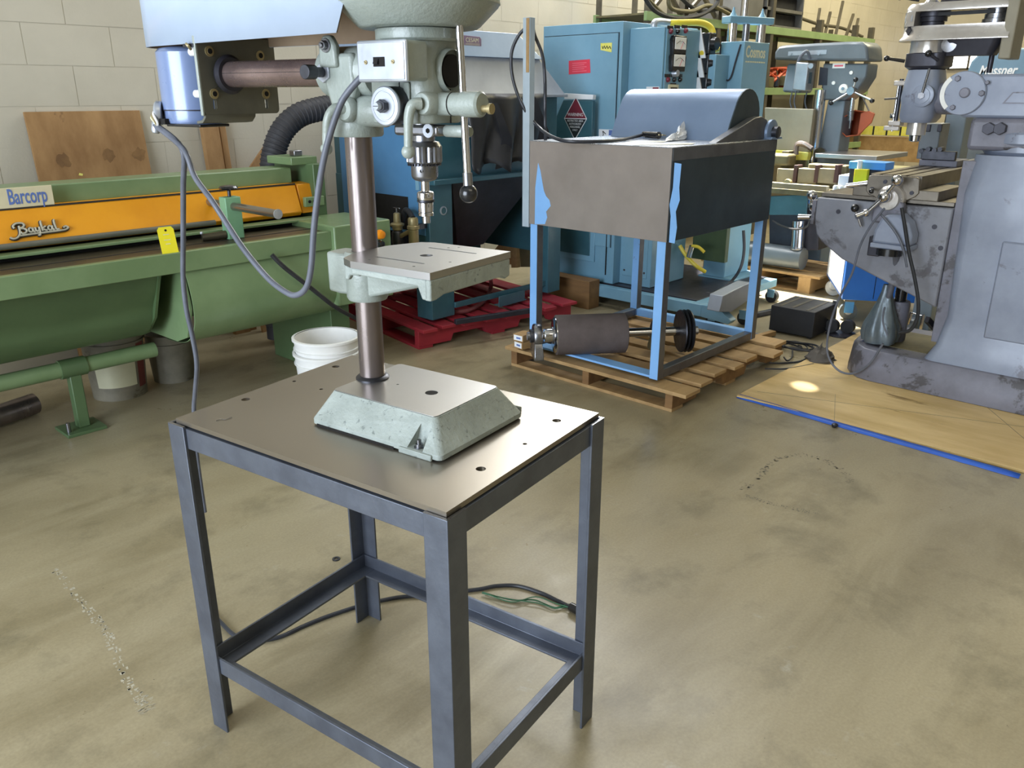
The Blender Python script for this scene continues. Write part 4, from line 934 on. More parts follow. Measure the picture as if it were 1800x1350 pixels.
MB().loft([[fp+sdv*.085*s+ax*.025*t+Vector((0,0,-fp.z+ZP+.001)) for s,t in ((-1,-1),(1,-1),(1,1),(-1,1))],[fp+sdv*.085*s+ax*.025*t+Vector((0,0,-fp.z+ZP+.025)) for s,t in ((-1,-1),(1,-1),(1,1),(-1,1))],[fp+sdv*.05*s+ax*.02*t+Vector((0,0,-.02)) for s,t in ((-1,-1),(1,-1),(1,1),(-1,1))]]).build('bearing_pedestal', 'clutter_olive', dr, .004, True)
ds([(.04,.30),(.112,.302),(.115,.308),(.095,.318),(.115,.328),(.095,.338),(.115,.348),(.112,.354),(.04,.356)], cR, 'pulley', 'dark_steel', 48)
for k, (px, py, z) in enumerate(((918,611,0),(922,590,.036))):
    c = onZ(918, 611, ZP)
    b = thing('bearing_box', ('small brown carton lying under the other at the pallet corner','small brown carton stacked on top of the other at the pallet corner')[k], 'box', (c.x-.0, c.y+.005*k, ZP+.001+.040*k), math.radians(-8+10*k))
    MB().box(-.03,.06,-.035,.035,0,.038).build('carton', 'carton', b, .001)
    MB().box(-.0308,-.03,-.030,.030,.005,.034).build('white_label', 'label_white', b)
    MB().box(-.0312,-.0308,-.018,.012,.014,.024).build('label_print', 'ink_blue', b)

# =================================================================== HEAT SEALER CABINET (big blue machine)
cs = thing('sealer_cabinet', 'tall light blue generator cabinet with two dial meters and a press column, on castors', 'machine', (4.70,3.05,0))
def cb_(mb, nm, m, bev=0.0, **k): return mb.build(nm, m, cs, bev, True, **k)
cb_(MB().box(4.70,5.62,3.395,4.08,.16,1.895), 'cabinet', 'cosmos_blue', .004)
cb_(MB().box(4.694,4.70,3.43,4.06,.42,1.825), 'door', 'cosmos_blue', .003)
cb_(MB().box(4.6955,4.701,3.425,4.065,1.826,1.829), 'door_gap', 'hole')
cb_(MB().box(4.6955,4.701,3.421,3.425,.42,1.829), 'door_gap', 'hole')
cb_(MB().box(4.688,4.7,3.56,4.0,.30,.60), 'lower_door', 'cosmos_blue', .003)
cb_(MB().box(4.684,4.69,3.60,3.96,.34,.56), 'door_panel', 'teal', .003)
cb_(MB().box(4.69,4.701,3.455,3.46,.22,.62), 'door_gap', 'hole')
cb_(MB().box(4.78,5.22,3.13,3.395,.16,1.853), 'control_section', 'cosmos_blue', .004)
cb_(MB().box(4.775,4.781,3.16,3.37,.22,.80), 'front_cover', 'cosmos_blue', .003)
for y, z in ((3.18,.76),(3.35,.76),(3.18,.26),(3.35,.26)): cb_(MB().cyl((4.772,y,z),(4.777,y,z),.008,n=10), 'cover_screw', 'steel')
cb_(MB().box(4.80,5.20,3.122,3.131,.95,1.845), 'control_panel', 'cosmos_blue', .002)
def onP(px, py, y=3.118): return onY(px, py, y)
for (px, py, s) in ((1190,79,1),(1188,109,1)):
    c = onP(px, py)
    cb_(MB().prism([(c.x-.075,c.z-.06),(c.x+.075,c.z-.06),(c.x+.085,c.z+.03),(c.x+.07,c.z+.055),(c.x-.07,c.z+.055),(c.x-.085,c.z+.03)], 'y', 3.092, 3.122), 'meter', 'black_plastic', .004)
    cb_(MB().box(c.x-.066,c.x+.066,3.088,3.092,c.z-.028,c.z+.044), 'meter_face', 'gauge_white', .002)
    cb_(MB().tube([(c.x-.05,3.087,c.z+.005),(c.x,3.087,c.z+.024),(c.x+.05,3.087,c.z+.005)], .0015, 5), 'meter_scale', 'black_plastic')
    cb_(MB().tube([(c.x,3.087,c.z-.026),(c.x+.030,3.087,c.z+.018)], .0012, 5, 0), 'meter_needle', 'label_red')
def led(px, py, r, m):
    c = onP(px, py); cb_(MB().lathe([(r,0),(r,.01),(r*.6,.018)], (c.x,3.122,c.z), (0,-1,0), n=14), 'pilot_lamp', m)
for px, py, m in ((1179,55,'maroon'),(1191,55,'black_plastic'),(1205,54,'maroon'),(1174,140,'maroon'),(1185,140,'black_plastic'),(1195,140,'black_plastic')): led(px, py, .016, m)
for px, py in ((1179,48),(1191,47),(1204,47),(1190,64),(1187,95),(1174,133),(1185,133),(1195,133),(1184,149)):
    c = onP(px, py); cb_(MB().box(c.x-.035,c.x+.035,3.120,3.122,c.z-.010,c.z+.010), 'panel_legend', 'black_plastic', .002)
c = onP(1185,129); cb_(MB().lathe([(.026,0),(.022,.03),(.02,.034)], (c.x,3.122,c.z), (0,-1,0), n=16), 'selector_knob', 'zinc')
c = onP(1183,157); cb_(MB().box(c.x-.06,c.x+.06,3.112,3.122,c.z-.03,c.z+.03), 'counter', 'ivory', .003)
cb_(MB().box(c.x-.04,c.x+.04,3.110,3.113,c.z-.012,c.z+.012), 'counter_window', 'black_plastic')
for py in (73,108,142):    # three interlock boxes standing off the panel
    c = onY(1214, py, 3.12)
    cb_(MB().prism([(3.125,c.z-.10),(3.125,c.z+.09),(3.07,c.z-.10)], 'x', 5.20, 5.214), 'knob_shield', 'label_white', .002)
    cb_(MB().box(5.214,5.30,3.05,3.125,c.z-.09,c.z+.06), 'rotary_switch', 'black_plastic', .01)
    cb_(MB().lathe([(.045,0),(.040,.03)], (5.255,3.05,c.z-.01), (0,-1,0), n=16), 'switch_knob', 'black_plastic')
cb_(MB().box(5.22,5.75,3.0,3.30,.90,1.70), 'link_body', 'cosmos_blue', .005)
cb_(MB().box(5.40,5.76,2.895,3.075,.17,1.785), 'press_column', 'cosmos_blue', .005)
cb_(MB().box(5.395,5.401,2.90,3.07,.17,.70), 'column_cover', 'cosmos_blue', .003)
cb_(MB().text('Cosmos', .105, (5.565,2.8945,1.685), (1,0,0), (0,0,1), .0015, 0, 'CENTER', .80, .0016), 'lettering', 'ivory')
for k in range(9): cb_(MB().box(5.43+.032*k,5.455+.032*k,2.893,2.8948,1.652,1.661), 'small_print', 'ivory')
# press cross-head with guide rods
for x, y in ((5.46,3.03),(5.70,2.94)):
    cb_(MB().cyl((x,y,1.785),(x,y,1.92),.032,n=20), 'guide_rod', 'chrome')
    cb_(MB().lathe([(.030,0),(.012,.03),(.004,.06)], (x,y,1.945), n=12), 'rod_nut', 'cosmos_blue')
cb_(MB().bar((5.40,3.05,1.925),(5.77,2.915,1.925), .09, .045), 'cross_head', 'cosmos_blue', .006)
cb_(MB().cyl((5.56,3.0,1.95),(5.56,3.0,2.35),.022,n=16), 'ram_rod', 'chrome')
cb_(MB().cyl((5.58,2.99,1.785),(5.58,2.99,1.905),.024,n=16), 'ram_spindle', 'steel')
cb_(MB().tube([onX(1267,78,5.39),onX(1266,100,5.385),onX(1269,125,5.385),onX(1277,141,5.385),onX(1285,135,5.385),onX(1293,108,5.385),onX(1302,78,5.39)], .006, 7), 'hanging_cord', 'cable_black')
D('olive_panel', '46593c', '3b4d33', 5, .5)
D('key_brown', '4a2f2c', '3e2725', 6, .6)
D('block_olive', '8a8168', '776e58', 6, .55)
# base frame, foot and castors
cb_(MB().box(4.62,4.68,2.62,4.06,.075,.155), 'base_beam', 'cosmos_blue', .004)
cb_(MB().box(4.68,5.7,2.62,2.70,.10,.155), 'base_beam', 'cosmos_blue', .004)
cb_(MB().box(4.68,5.7,3.98,4.06,.10,.155), 'base_beam', 'cosmos_blue', .004)
cb_(MB().box(4.70,5.7,2.70,3.98,.14,.158), 'base_tray', 'mill_dark', .002)
cb_(MB().box(5.38,5.78,2.80,3.10,.10,.17), 'column_foot', 'cosmos_blue', .004)
cb_(MB().prism([(2.62,.075),(2.62,.155),(2.50,.155),(2.40,.085),(2.42,.06)], 'x', 4.62, 4.69), 'foot_toe', 'cosmos_blue', .003)
ft = MB(); p = [onY(px, py, 2.42) for px, py in ((1262,548),(1268,520),(1316,496),(1328,500),(1324,520),(1283,548))]
cb_(MB().prism([(q.x,q.z) for q in p], 'y', 2.41, 2.50), 'outrigger', 'sheet_grey', .004)
for x, y in ((4.72,2.58),(4.90,2.45),(4.66,4.0),(5.6,2.6),(5.6,4.0)):
    cb_(MB().cyl((x-.02,y,.045),(x+.02,y,.045),.045,n=24), 'castor_wheel', 'rubber')
    cb_(MB().prism([(y-.025,.04),(y+.025,.04),(y+.03,.10),(y-.03,.10)], 'x', x-.032, x-.024), 'castor_fork', 'cosmos_blue', .002)
# stickers
def sticker(nm, quad, x, m):
    P = [onX(*q, x) for q in quad]; return cb_(MB().prism([(p.y,p.z) for p in P], 'x', x-.0015, x), nm, m)
o = sticker('red_sticker', ((1000,107),(1037,104),(1038,128),(1000,131)), 4.6935, 'label_red')
for k in range(5):
    a, b_ = onX(1006,111.5+3.6*k,4.692), onX(1031-(k%2)*4,110+3.6*k,4.692)
    cb_(MB().bar(a, b_, .001, .005), 'sticker_line', 'label_red_ink')
sticker('yellow_sticker', ((1056,76),(1076,75),(1075,92),(1056,88)), 4.6935, 'label_yellow')
a = onX(1066,83,4.692); cb_(MB().tube([a+Vector((0,.035,.008)),a+Vector((0,.028,-.008)),a+Vector((0,.018,.008)),a+Vector((0,.008,-.008)),a+Vector((0,-.004,.007)),a+Vector((0,-.014,-.008)),a+Vector((0,-.026,.004)),a+Vector((0,-.036,-.012))], .0028, 5), 'handwriting', 'label_black')
# sign panel with warning diamond
xs = 4.60
q = [onX(*c, xs) for c in ((990,176),(1042,177),(1040,247),(960,247))]
cb_(MB().prism([(p.y,p.z) for p in q], 'x', xs, xs+.03), 'sign_panel', 'teal', .003)
q = [onX(*c, xs-.002) for c in ((992,164),(1043,167),(1042,175),(992,174))]
cb_(MB().prism([(p.y,p.z) for p in q], 'x', xs-.003, xs+.03), 'panel_tape', 'label_white', .001)
ctr = onX(1011.5, 208.5, xs-.001); hw, hh = .100, .145
dia = lambda s: [(ctr.y+hw*s,ctr.z),(ctr.y,ctr.z+hh*s),(ctr.y-hw*s,ctr.z),(ctr.y,ctr.z-hh*s)]
cb_(MB().prism(dia(1.0), 'x', xs-.002, xs), 'warning_sign', 'label_white')
i_ = dia(.93); cb_(MB().prism([(i_[0][0],i_[0][1]+.003),i_[1],(i_[2][0],i_[2][1]+.003)], 'x', xs-.003, xs-.001), 'sign_upper', 'maroon')
cb_(MB().prism([(i_[0][0],i_[0][1]-.003),(i_[2][0],i_[2][1]-.003),i_[3]], 'x', xs-.003, xs-.001), 'sign_lower', 'label_black')
for body, s, dz in (('WARNING',.031,.016),('RESTRICTED AREA',.0185,-.021),('AUTHORIZED',.0185,-.041),('PERSONNEL',.0185,-.061),('ONLY',.0185,-.081)):
    cb_(MB().text(body, s, (xs-.003, ctr.y, ctr.z+dz), (0,-1,0), (0,0,1), .0008, 0, 'CENTER', .92), 'sign_lettering', 'label_white')
q = onX(1069, 237, 4.69); cb_(MB().box(4.690,4.6925,q.y-.07,q.y+.08,q.z-.04,q.z+.035), 'pictogram_label', 'label_white')
cb_(MB().box(4.689,4.690,q.y-.07,q.y-.005,q.z-.005,q.z+.032), 'label_field', 'ink_blue')
cb_(MB().tube([(4.6885,q.y+.055,q.z-.025),(4.6885,q.y+.04,q.z),(4.6885,q.y+.045,q.z+.022),(4.6885,q.y+.02,q.z+.005)], .003, 5), 'pictogram', 'label_black')
q = onX(1147, 158, 4.775); cb_(MB().box(4.776,4.78,q.y-.05,q.y+.05,q.z-.012,q.z+.02), 'small_label', 'label_white')
cb_(MB().box(4.7752,4.776,q.y-.046,q.y+.0,q.z-.004,q.z+.016), 'small_label_field', 'maroon')
# conduit and yellow hose
yh = MB().tube([onY(*p) for p in ((1176,40,3.25),(1195,40,3.2),(1230,40,3.15),(1247,47,3.12),(1253,58,3.1),(1250,68,3.1),(1240,76,3.12),(1226,81,3.15))], .022, 10).build('yellow_hose', 'hose_yellow', cs, 0, True)
cb_(MB().tube([onY(*p) for p in ((1150,52,3.25),(1150,41,3.25),(1160,38,3.25),(1178,40,3.25))], .022, 10), 'conduit', 'zinc')
cb_(MB().tube([onY(*p) for p in ((1233,94,3.1),(1245,89,3.1),(1266,87,3.1))], .018, 8), 'yellow_hose', 'hose_yellow')
# valve on yellow hose, seen through the stand
cb_(MB().tube([onX(*p) for p in ((1195,432,5.1),(1205,448,5.1),(1222,466,5.1),(1240,478,5.15))], .014, 8), 'yellow_hose', 'hose_yellow')
q = onX(1216,440,5.1); cb_(MB().cyl(q+Vector((0,.02,-.05)), q+Vector((0,0,.03)), .02, n=12), 'air_valve', 'chrome')
cb_(MB().tube([q+Vector((0,0,.03)), q+Vector((0,-.05,.03)), q+Vector((0,-.10,0))], .012, 8), 'yellow_hose', 'hose_yellow')
cb_(MB().box(5.30,5.35,2.85,3.12,.30,.72), 'inner_panel', 'olive_panel', .003)
lc = MB().tube([onX(*p) for p in ((1307,405,5.36),(1308,440,5.36),(1302,470,5.34),(1285,495,5.3))] + [onZ(*p) for p in ((1255,515,.15),(1240,517,.14),(1252,545,.02),(1275,575,.015),(1310,585,.015),(1350,590,.015))], .011, 8).build('floor_cable', 'cable_black'); tag(lc, 'black cable hanging from the blue press column down to the floor', 'cable')

# =================================================================== STORAGE RACK along the wall
rk = thing('storage_rack', 'long steel storage rack with green beams along the rear wall', 'rack', (8.8,4.4,0))
def rb(mb, nm, m, bev=0.0, **k): return mb.build(nm, m, rk, bev, True, **k)
for x, zt_ in ((6.15,2.5),(6.68,2.5),(7.26,2.5),(8.32,2.35),(9.5,2.22),(10.5,2.22),(11.0,2.22)):
    rb(MB().prism([(x,4.18),(x+.06,4.18),(x+.06,4.186),(x+.006,4.186),(x+.006,4.24),(x,4.24)], 'z', 0, zt_), 'upright', 'rack_steel')
    rb(MB().prism([(x,4.74),(x+.06,4.74),(x+.06,4.734),(x+.006,4.734),(x+.006,4.68),(x,4.68)], 'z', 0, zt_), 'upright', 'rack_steel')
for z in (2.02, 1.44, .8):
    rb(MB().box(6.1, 11.1, 4.175, 4.205, z, z+.07), 'beam', 'rack_green', .002)
    rb(MB().box(6.1, 11.1, 4.70, 4.73, z, z+.07), 'beam', 'rack_green', .002)
    rb(MB().box(6.1, 11.1, 4.205, 4.70, z+.045, z+.06), 'shelf_deck', 'clutter_olive')
for x0, x1 in ((6.2,6.68),(6.72,7.3)): rb(MB().bar((x0,4.2,2.1),(x1,4.2,2.48),.03,.03), 'brace', 'rack_steel'); rb(MB().bar((x0,4.22,2.48),(x1,4.22,2.1),.03,.03), 'brace', 'rack_steel')
bn = thing('drawer_cabinet', 'dark grey steel drawer cabinet on the upper shelf of the rack', 'cabinet', (7.95,4.4,2.081))
MB().box(7.70,8.14,4.20,4.68,2.081,2.65).build('cabinet_body', 'bin_grey', bn, .004, True)
pb_ = thing('pigeonhole_shelf', 'open grey pigeonhole unit with black compartments on the upper shelf', 'shelf', (8.75,4.4,2.081))
MB().box(8.22,9.05,4.66,4.68,2.081,2.62).build('back_panel', 'bin_dark', pb_, 0, True)
for z in (2.081,2.24,2.40,2.56): MB().box(8.22,9.05,4.2,4.66,z,z+.03).build('shelf_board', 'bin_grey', pb_, .002, True)
for x in (8.22,9.03): MB().box(x,x+.02,4.2,4.66,2.111,2.59).build('side_panel', 'bin_grey', pb_, .002, True)
for z in (2.12,2.28,2.44):
    MB().box(8.25,9.02,4.27,4.6,z,z+.11).build('dark_tray', 'bin_dark', pb_, .004, True)
for k, pts in enumerate((((1125,-20),(1150,18),(1190,32),(1235,25),(1262,2),(1250,-20)), ((1175,-5),(1180,15),(1215,20),(1250,10),(1300,35)), ((1190,-10),(1230,20),(1275,15),(1300,40)), ((1130,-10),(1165,25),(1185,36)))):
    c = MB().tube([onY(px, py, 4.12+.02*k) for px, py in pts], .018, 8).build('hanging_hose', 'clutter_olive' if k % 2 else 'rubber')
    tag(c, ('dark hose looping in a wide curve over the top rear rack post','olive cable draped towards the drawer cabinet above the blue press','thin black hose crossing the rack braces','short olive cable hanging left of the first rack post')[k], 'hose')
rnd = random.Random(5)
for k, (x, h) in enumerate(((9.75,.30),(10.0,.28),(10.3,.42),(10.6,.30),(10.85,.26))):
    p_ = MB().bar((x,4.35,2.082),(x+rnd.uniform(-.1,.3),4.4,2.07+h),.03,.03).build('angle_offcut', 'rack_steel')
    tag(p_, ('leaning steel offcut nearest the pigeonhole unit on the top shelf','second steel offcut from the pigeonhole unit on the top shelf','tallest leaning steel offcut on the top shelf','fourth steel offcut from the pigeonhole unit, above the grey drill press','last steel offcut at the far end of the top shelf')[k], 'steel bar')
tb = MB().tube([(9.05,4.3,2.24),(9.8,4.35,2.20),(10.6,4.4,2.20),(11.0,4.3,2.12)], .018, 8).build('steel_pipe', 'rack_steel'); tag(tb, 'long dark pipe lying along the top shelf behind the grey drill press', 'pipe')
for k in range(9):
    x0 = 8.45+.10*k; pts = [(x0+rnd.uniform(-.1,.2), 4.25+rnd.uniform(-.03,.25), 1.51+rnd.uniform(.01,.2)) for _ in range(5)]
    if k == 0: oc = thing('cord_pile', 'tangled pile of orange extension cords on the middle rack shelf', 'cord', (8.8,4.35,1.5))
    MB().tube(pts, .016, 6).build('cord', 'orange_cord', oc, 0, True)
for k in range(5):
    x0 = 8.35+.16*k
    o = MB().obox((x0,4.3,1.502+.05+.01*k),(.13,.16,.10),rnd.uniform(-.6,.6)).build('parts_box', 'clutter_olive' if k % 2 else 'mill_dark', None, .004)
    tag(o, ('dark box nearest the blue press on the middle rack shelf','olive box second from the blue press on the middle shelf','dark box in the middle of the orange cords','olive box right of the orange cord pile','dark box behind the grey drill motor on the middle shelf')[k], 'box')

# =================================================================== REAR DRILL PRESS
rd = thing('rear_drill_press', 'grey floor-standing drill press with long belt guard and three-arm feed handle at the back', 'drill press', (6.9,2.75,0))
RX = 6.9
def ro_(mb, nm, m, bev=0.0, **k): return mb.build(nm, m, rd, bev, True, **k)
def Rp(px, py, x=RX): return onX(px, py, x)
cvp = [Rp(*c) for c in ((1370,106),(1371,92),(1378,82),(1392,80),(1440,77),(1500,74),(1524,74),(1533,82),(1535,108))]
ro_(MB().prism([(p.y,p.z) for p in cvp], 'x', RX-.10, RX+.22), 'belt_guard', 'rear_paint', .02)
a, b_ = Rp(1395,96), Rp(1462,93); ro_(MB().prism([(a.y,a.z-.012),(a.y,a.z+.02),(b_.y,b_.z+.02),(b_.y,b_.z-.012)], 'x', RX-.103, RX-.1), 'guard_nameplate', 'zinc')
for px in (1400,1449): q = Rp(px,95); ro_(MB().cyl((RX-.112,q.y,q.z),(RX-.10,q.y,q.z),.012,n=12), 'plate_button', 'zinc')
hp_ = [Rp(*c) for c in ((1452,112),(1531,112),(1528,135),(1512,160),(1490,176),(1452,176),(1450,150))]
ro_(MB().prism([(p.y,p.z) for p in hp_], 'x', RX-.06, RX+.16), 'head', 'rear_paint', .012)
mp_ = [Rp(*c) for c in ((1385,112),(1412,112),(1408,164),(1376,162))]
ro_(MB().prism([(p.y,p.z) for p in mp_], 'x', RX-.02, RX+.22), 'motor', 'rear_post', .02)
sp_ = [Rp(*c) for c in ((1419,110),(1440,112),(1434,160),(1411,158))]
ro_(MB().prism([(p.y,p.z) for p in sp_], 'x', RX-.20, RX-.06), 'starter_box', 'zinc', .008)
sp_ = [Rp(*c, RX-.2) for c in ((1423,127),(1428,127),(1426,147),(1421,147))]; ro_(MB().prism([(p.y,p.z) for p in sp_], 'x', RX-.205, RX-.2), 'starter_button', 'black_plastic')
q = Rp(1426,116,RX-.2); ro_(MB().cyl((RX-.21,q.y,q.z),(RX-.2,q.y,q.z),.02,n=16), 'starter_dial', 'zinc')
ro_(MB().tube([Rp(1411,160,RX-.15),Rp(1400,130,RX-.17),Rp(1405,104,RX-.18),Rp(1418,90,RX-.18),Rp(1424,104,RX-.15)], .012, 8), 'flex_conduit', 'cable_grey')
for px in (1393,1400,1419): ro_(MB().tube([Rp(px,160,RX-.1),Rp(px-4,178,RX-.1),Rp(px-1,192,RX-.1)], .006, 6), 'lead', 'cable_grey')
sl_ = [Rp(*c) for c in ((1447,118),(1461,120),(1459,150),(1444,150))]; ro_(MB().prism([(p.y,p.z) for p in sl_], 'x', RX-.065, RX-.058), 'pulley_window', 'mill_dark', .002)
q = Rp(1480,116); ro_(MB().box(RX-.064,RX-.06,q.y-.05,q.y+.05,q.z-.018,q.z+.018), 'maker_label', 'gauge_white')
ro_(MB().box(RX-.066,RX-.064,q.y-.035,q.y+.035,q.z-.006,q.z+.006), 'label_stripe', 'label_red_ink')
q = Rp(1489,156); ro_(MB().lathe([(.035,0),(.035,.02),(.03,.022)], (RX-.06,q.y,q.z), (-1,0,0), n=24), 'depth_dial', 'gauge_white')
ro_(MB().lathe([(.012,0),(.012,.008)], (RX-.082,q.y,q.z), (-1,0,0), n=12), 'dial_centre', 'steel')
for px, py in ((1502,128),(1471,146)): q = Rp(px,py); ro_(MB().cyl((RX-.07,q.y,q.z),(RX-.06,q.y,q.z),.014,n=12), 'plug_button', 'gauge_white')
hb_ = Rp(1497,160,RX-.10)
for px, py in ((1461,181),(1533,177),(1504,140)):
    e = Rp(px,py,RX-.12); ro_(MB().cyl(hb_, e, .009, n=10), 'feed_handle', 'chrome'); ro_(MB().sphere(e, .019), 'handle_ball', 'black_plastic')
ro_(MB().cyl(hb_+Vector((.06,0,0)), hb_-Vector((.03,0,0)), .03, n=18), 'feed_hub', 'steel')
q0, q1, q2 = Rp(1499,172,RX-.02), Rp(1496,195,RX-.02), Rp(1493,226,RX-.02)
ro_(MB().cyl(q0,q1,.017,n=16), 'quill', 'chrome'); ro_(MB().cyl(q1,Rp(1495,212,RX-.02),.027,.024,16), 'chuck', 'steel'); ro_(MB().cyl(Rp(1495,212,RX-.02),q2,.010,.006,10), 'drill_bit', 'steel')
pc = [Rp(*c) for c in ((1457,176),(1487,176),(1471,292),(1433,292))]
ro_(MB().prism([(p.y,p.z) for p in pc], 'x', RX-.02, RX+.20), 'box_column', 'rear_post', .01)
p0, p1 = Rp(1443,158,RX-.06), Rp(1424,290,RX-.06); ro_(MB().cyl((p0.x,p0.y,0.02),(p0.x,p0.y,p0.z),.045,n=24), 'round_column', 'chrome')
ro_(MB().box(RX-.2,RX+.4,2.45,3.15,0,.05), 'base_plate', 'rear_paint', .005)
ro_(MB().box(RX-.02,RX+.2,2.80,2.98,.05,.9), 'column_lower', 'rear_post', .01)
tt = [Rp(1436,269,RX-.35), Rp(1524,278,RX-.35)]
zt2 = onX(1436,269,RX-.35).z
ro_(MB().box(RX-.38,RX+.30,2.32,2.80,zt2-.035,zt2), 'drill_table', 'bright_cast', .004)
ro_(MB().box(RX-.2,RX+.1,2.5,2.85,zt2-.12,zt2-.035), 'table_bracket', 'rear_paint', .01)
ro_(MB().lathe([(.05,0),(.05,.03)], (RX-.10,2.87,zt2-.02), (-1,0,0), n=20), 'table_gear', 'steel')
# orange chip guard hanging from the spindle
og = rd
gq = [(1472,226),(1475,210),(1503,193),(1537,198),(1531,215),(1511,238),(1487,241)]
o_ = [onX(px,py,RX+.02) for px, py in gq]; i_ = [onX(1500+(px-1500)*.92, 218+(py-218)*.92, RX+.30) for px, py in gq]
g = MB(); g.add(o_+i_, [(k,(k+1)%7,7+(k+1)%7,7+k) for k in range(7)] + [tuple(range(7,14))]); go_ = g.build('chip_guard', 'orange_guard', og, 0, True); go_['label'] = 'orange guard box'; go_.modifiers.new('t','SOLIDIFY').thickness=.008
MB().prism([(onX(*c,RX+.0).y,onX(*c,RX+.0).z) for c in ((1513,199),(1527,195),(1537,200),(1531,216),(1507,238))], 'x', RX-.0, RX+.02).build('guard_flap', 'orange_guard', og, .002, True)
MB().cyl(onX(1528,196,RX+.05), onX(1515,168,RX+.05), .006, n=8).build('guard_rod', 'steel', og, 0, True)

# =================================================================== HORIZONTAL SAW on a pallet
hpz = pallet('rear_pallet', 'bare wooden pallet under the saw, behind the blue tool cart', (6.02,2.50,0), math.radians(-2), .62, .95, [(0,.13),(.17,.13),(.34,.12),(.49,.12)], .10, ('wood','wood'), False, .11)
hs_ = thing('horizontal_saw', 'dark horizontal saw with a long cast bed, clamp blocks and steel cylinder on pallet', 'saw', (6.3,2.9,.15))
def hz_(mb, nm, m, bev=0.0, **k): return mb.build(nm, m, hs_, bev, True, **k)
HX = 6.1
def Hp(px, py, x=HX): return onX(px, py, x)
hz_(MB().prism([(p.y,p.z) for p in [Hp(*c) for c in ((1352,345),(1420,342),(1417,378),(1352,378))]], 'x', HX, HX+.02), 'front_panel', 'teal', .003)
hz_(MB().prism([(p.y,p.z) for p in [Hp(*c,HX+.06) for c in ((1352,365),(1440,365),(1438,440),(1352,440))]], 'x', HX+.06, HX+.4), 'saw_body', 'mill_dark', .005)
a, b_ = Hp(1404,388,HX+.0), Hp(1401,438,HX+.0)
hz_(MB().cyl(b_, a, .048, n=24), 'cylinder', 'chrome')
hz_(MB().lathe([(.05,0),(.052,.004),(.052,.016),(.05,.02)], b_, (0,0,1), n=24), 'cylinder_foot', 'steel')
hz_(MB().cyl((6.12,3.42,.245),(6.12,2.62,.245),.085,n=28), 'coolant_tank', 'rear_paint')
hz_(MB().tube([Hp(1358,388,HX-.02),Hp(1375,397,HX-.03),Hp(1398,403,HX-.06),Hp(1418,398,HX-.03),Hp(1424,384,HX)], .008, 7), 'oil_line', 'rubber')
zb_ = Hp(1400,338).z
bed = [(HX-.02,3.45),(HX+.35,3.45),(HX+.35,2.35),(HX-.02,2.45)]
hz_(MB().prism(bed, 'z', zb_-.02, zb_+.02), 'saw_bed', 'clutter_olive', .003)
hz_(MB().box(HX+.0,HX+.05,2.5,3.4,zb_+.02,zb_+.06), 'bed_rail', 'block_olive', .003)
for k, px in enumerate((1386,1423,1458)):
    c = Hp(px, 310, HX+.2); hz_(MB().box(HX+.15,HX+.25,c.y-.075,c.y+.075,c.z-.05,c.z+.06), 'clamp_block', 'block_olive', .004)
    c = Hp(px+17, 306, HX+.2); hz_(MB().box(HX+.14,HX+.24,c.y-.014,c.y+.014,c.z-.06,c.z+.07), 'clamp_key', 'key_brown', .002)
hz_(MB().box(HX+.12,HX+.27,2.45,3.45,Hp(1400,326,HX+.2).z-.02,Hp(1400,326,HX+.2).z), 'vise_beam', 'clutter_olive', .003)
hz_(MB().box(HX+.2,HX+.3,2.45,2.75,zb_+.02,zb_+.2), 'saw_end', 'clutter_olive', .01)
hz_(MB().box(HX+.18,HX+.32,2.9,3.42,zb_+.17,zb_+.26), 'saw_arm', 'clutter_olive', .02)
hz_(MB().lathe([(.03,0),(.035,.02),(.03,.04)], Hp(1387,322,HX+.05), (-1,0,0), n=16), 'vise_wheel', 'bronze')
bp_ = [onX(*c, 6.55) for c in ((1344,189),(1430,192),(1421,268),(1344,262))]
o = MB().prism([(p.y,p.z) for p in bp_], 'x', 6.55, 6.6).build('saw_guard', 'beige_panel', hs_, .006, True)
hz_(MB().prism([(p.y,p.z) for p in [onX(*c,6.54) for c in ((1344,262),(1421,268),(1419,282),(1344,280))]], 'x', 6.54, 6.6), 'guard_trim', 'label_yellow', .004)
hz_(MB().bar((6.57,3.0,zb_+.1),(6.57,3.0,1.02),.06,.3,(1,0,0)), 'guard_post', 'clutter_olive', .003)
hz_(MB().tube([onX(1399,272,6.5),onX(1401,255,6.5),onX(1412,253,6.5),onX(1427,262,6.5)], .022, 8), 'lift_handle', 'brown_tube')
# white cartons and canisters beyond the mill table
wx = 6.0
o = MB().obox(onX(1500,322,wx)+Vector((.1,0,0)),(.2,.22,.10)).build('white_carton', 'label_white', None, .003); tag(o, 'bright white carton on the blue cart behind the mill table, upper one', 'carton')
o = MB().obox(onX(1498,342,wx)+Vector((.1,0,0)),(.2,.19,.07)).build('white_carton', 'label_white', None, .003); tag(o, 'lower white carton beneath the bright one behind the mill table', 'carton')
for k, px in enumerate((1469,1479,1489)):
    c = onX(px, 338, wx); o = MB().lathe([(.020,-.05),(.024,-.046),(.024,.04),(.018,.05)], c, n=18).build('steel_canister', 'zinc'); tag(o, ('leftmost of three silver canisters on the blue cart','middle one of three silver canisters on the blue cart','rightmost of three silver canisters, touching the white carton')[k], 'canister', 'canisters on the cart')
o = thing('tool_box', 'small blue tool box standing just behind the mill table', 'tool box', onX(1525,292,5.95))
c = onX(1525,290,5.95)
MB().box(5.95,6.1,c.y-.12,c.y+.12,c.z-.20,c.z-.03).build('box_body', 'mill_dark', o, .004, True); MB().box(5.94,6.11,c.y-.125,c.y+.125,c.z-.03,c.z+.02).build('box_lid', 'cart_edge', o, .004, True)
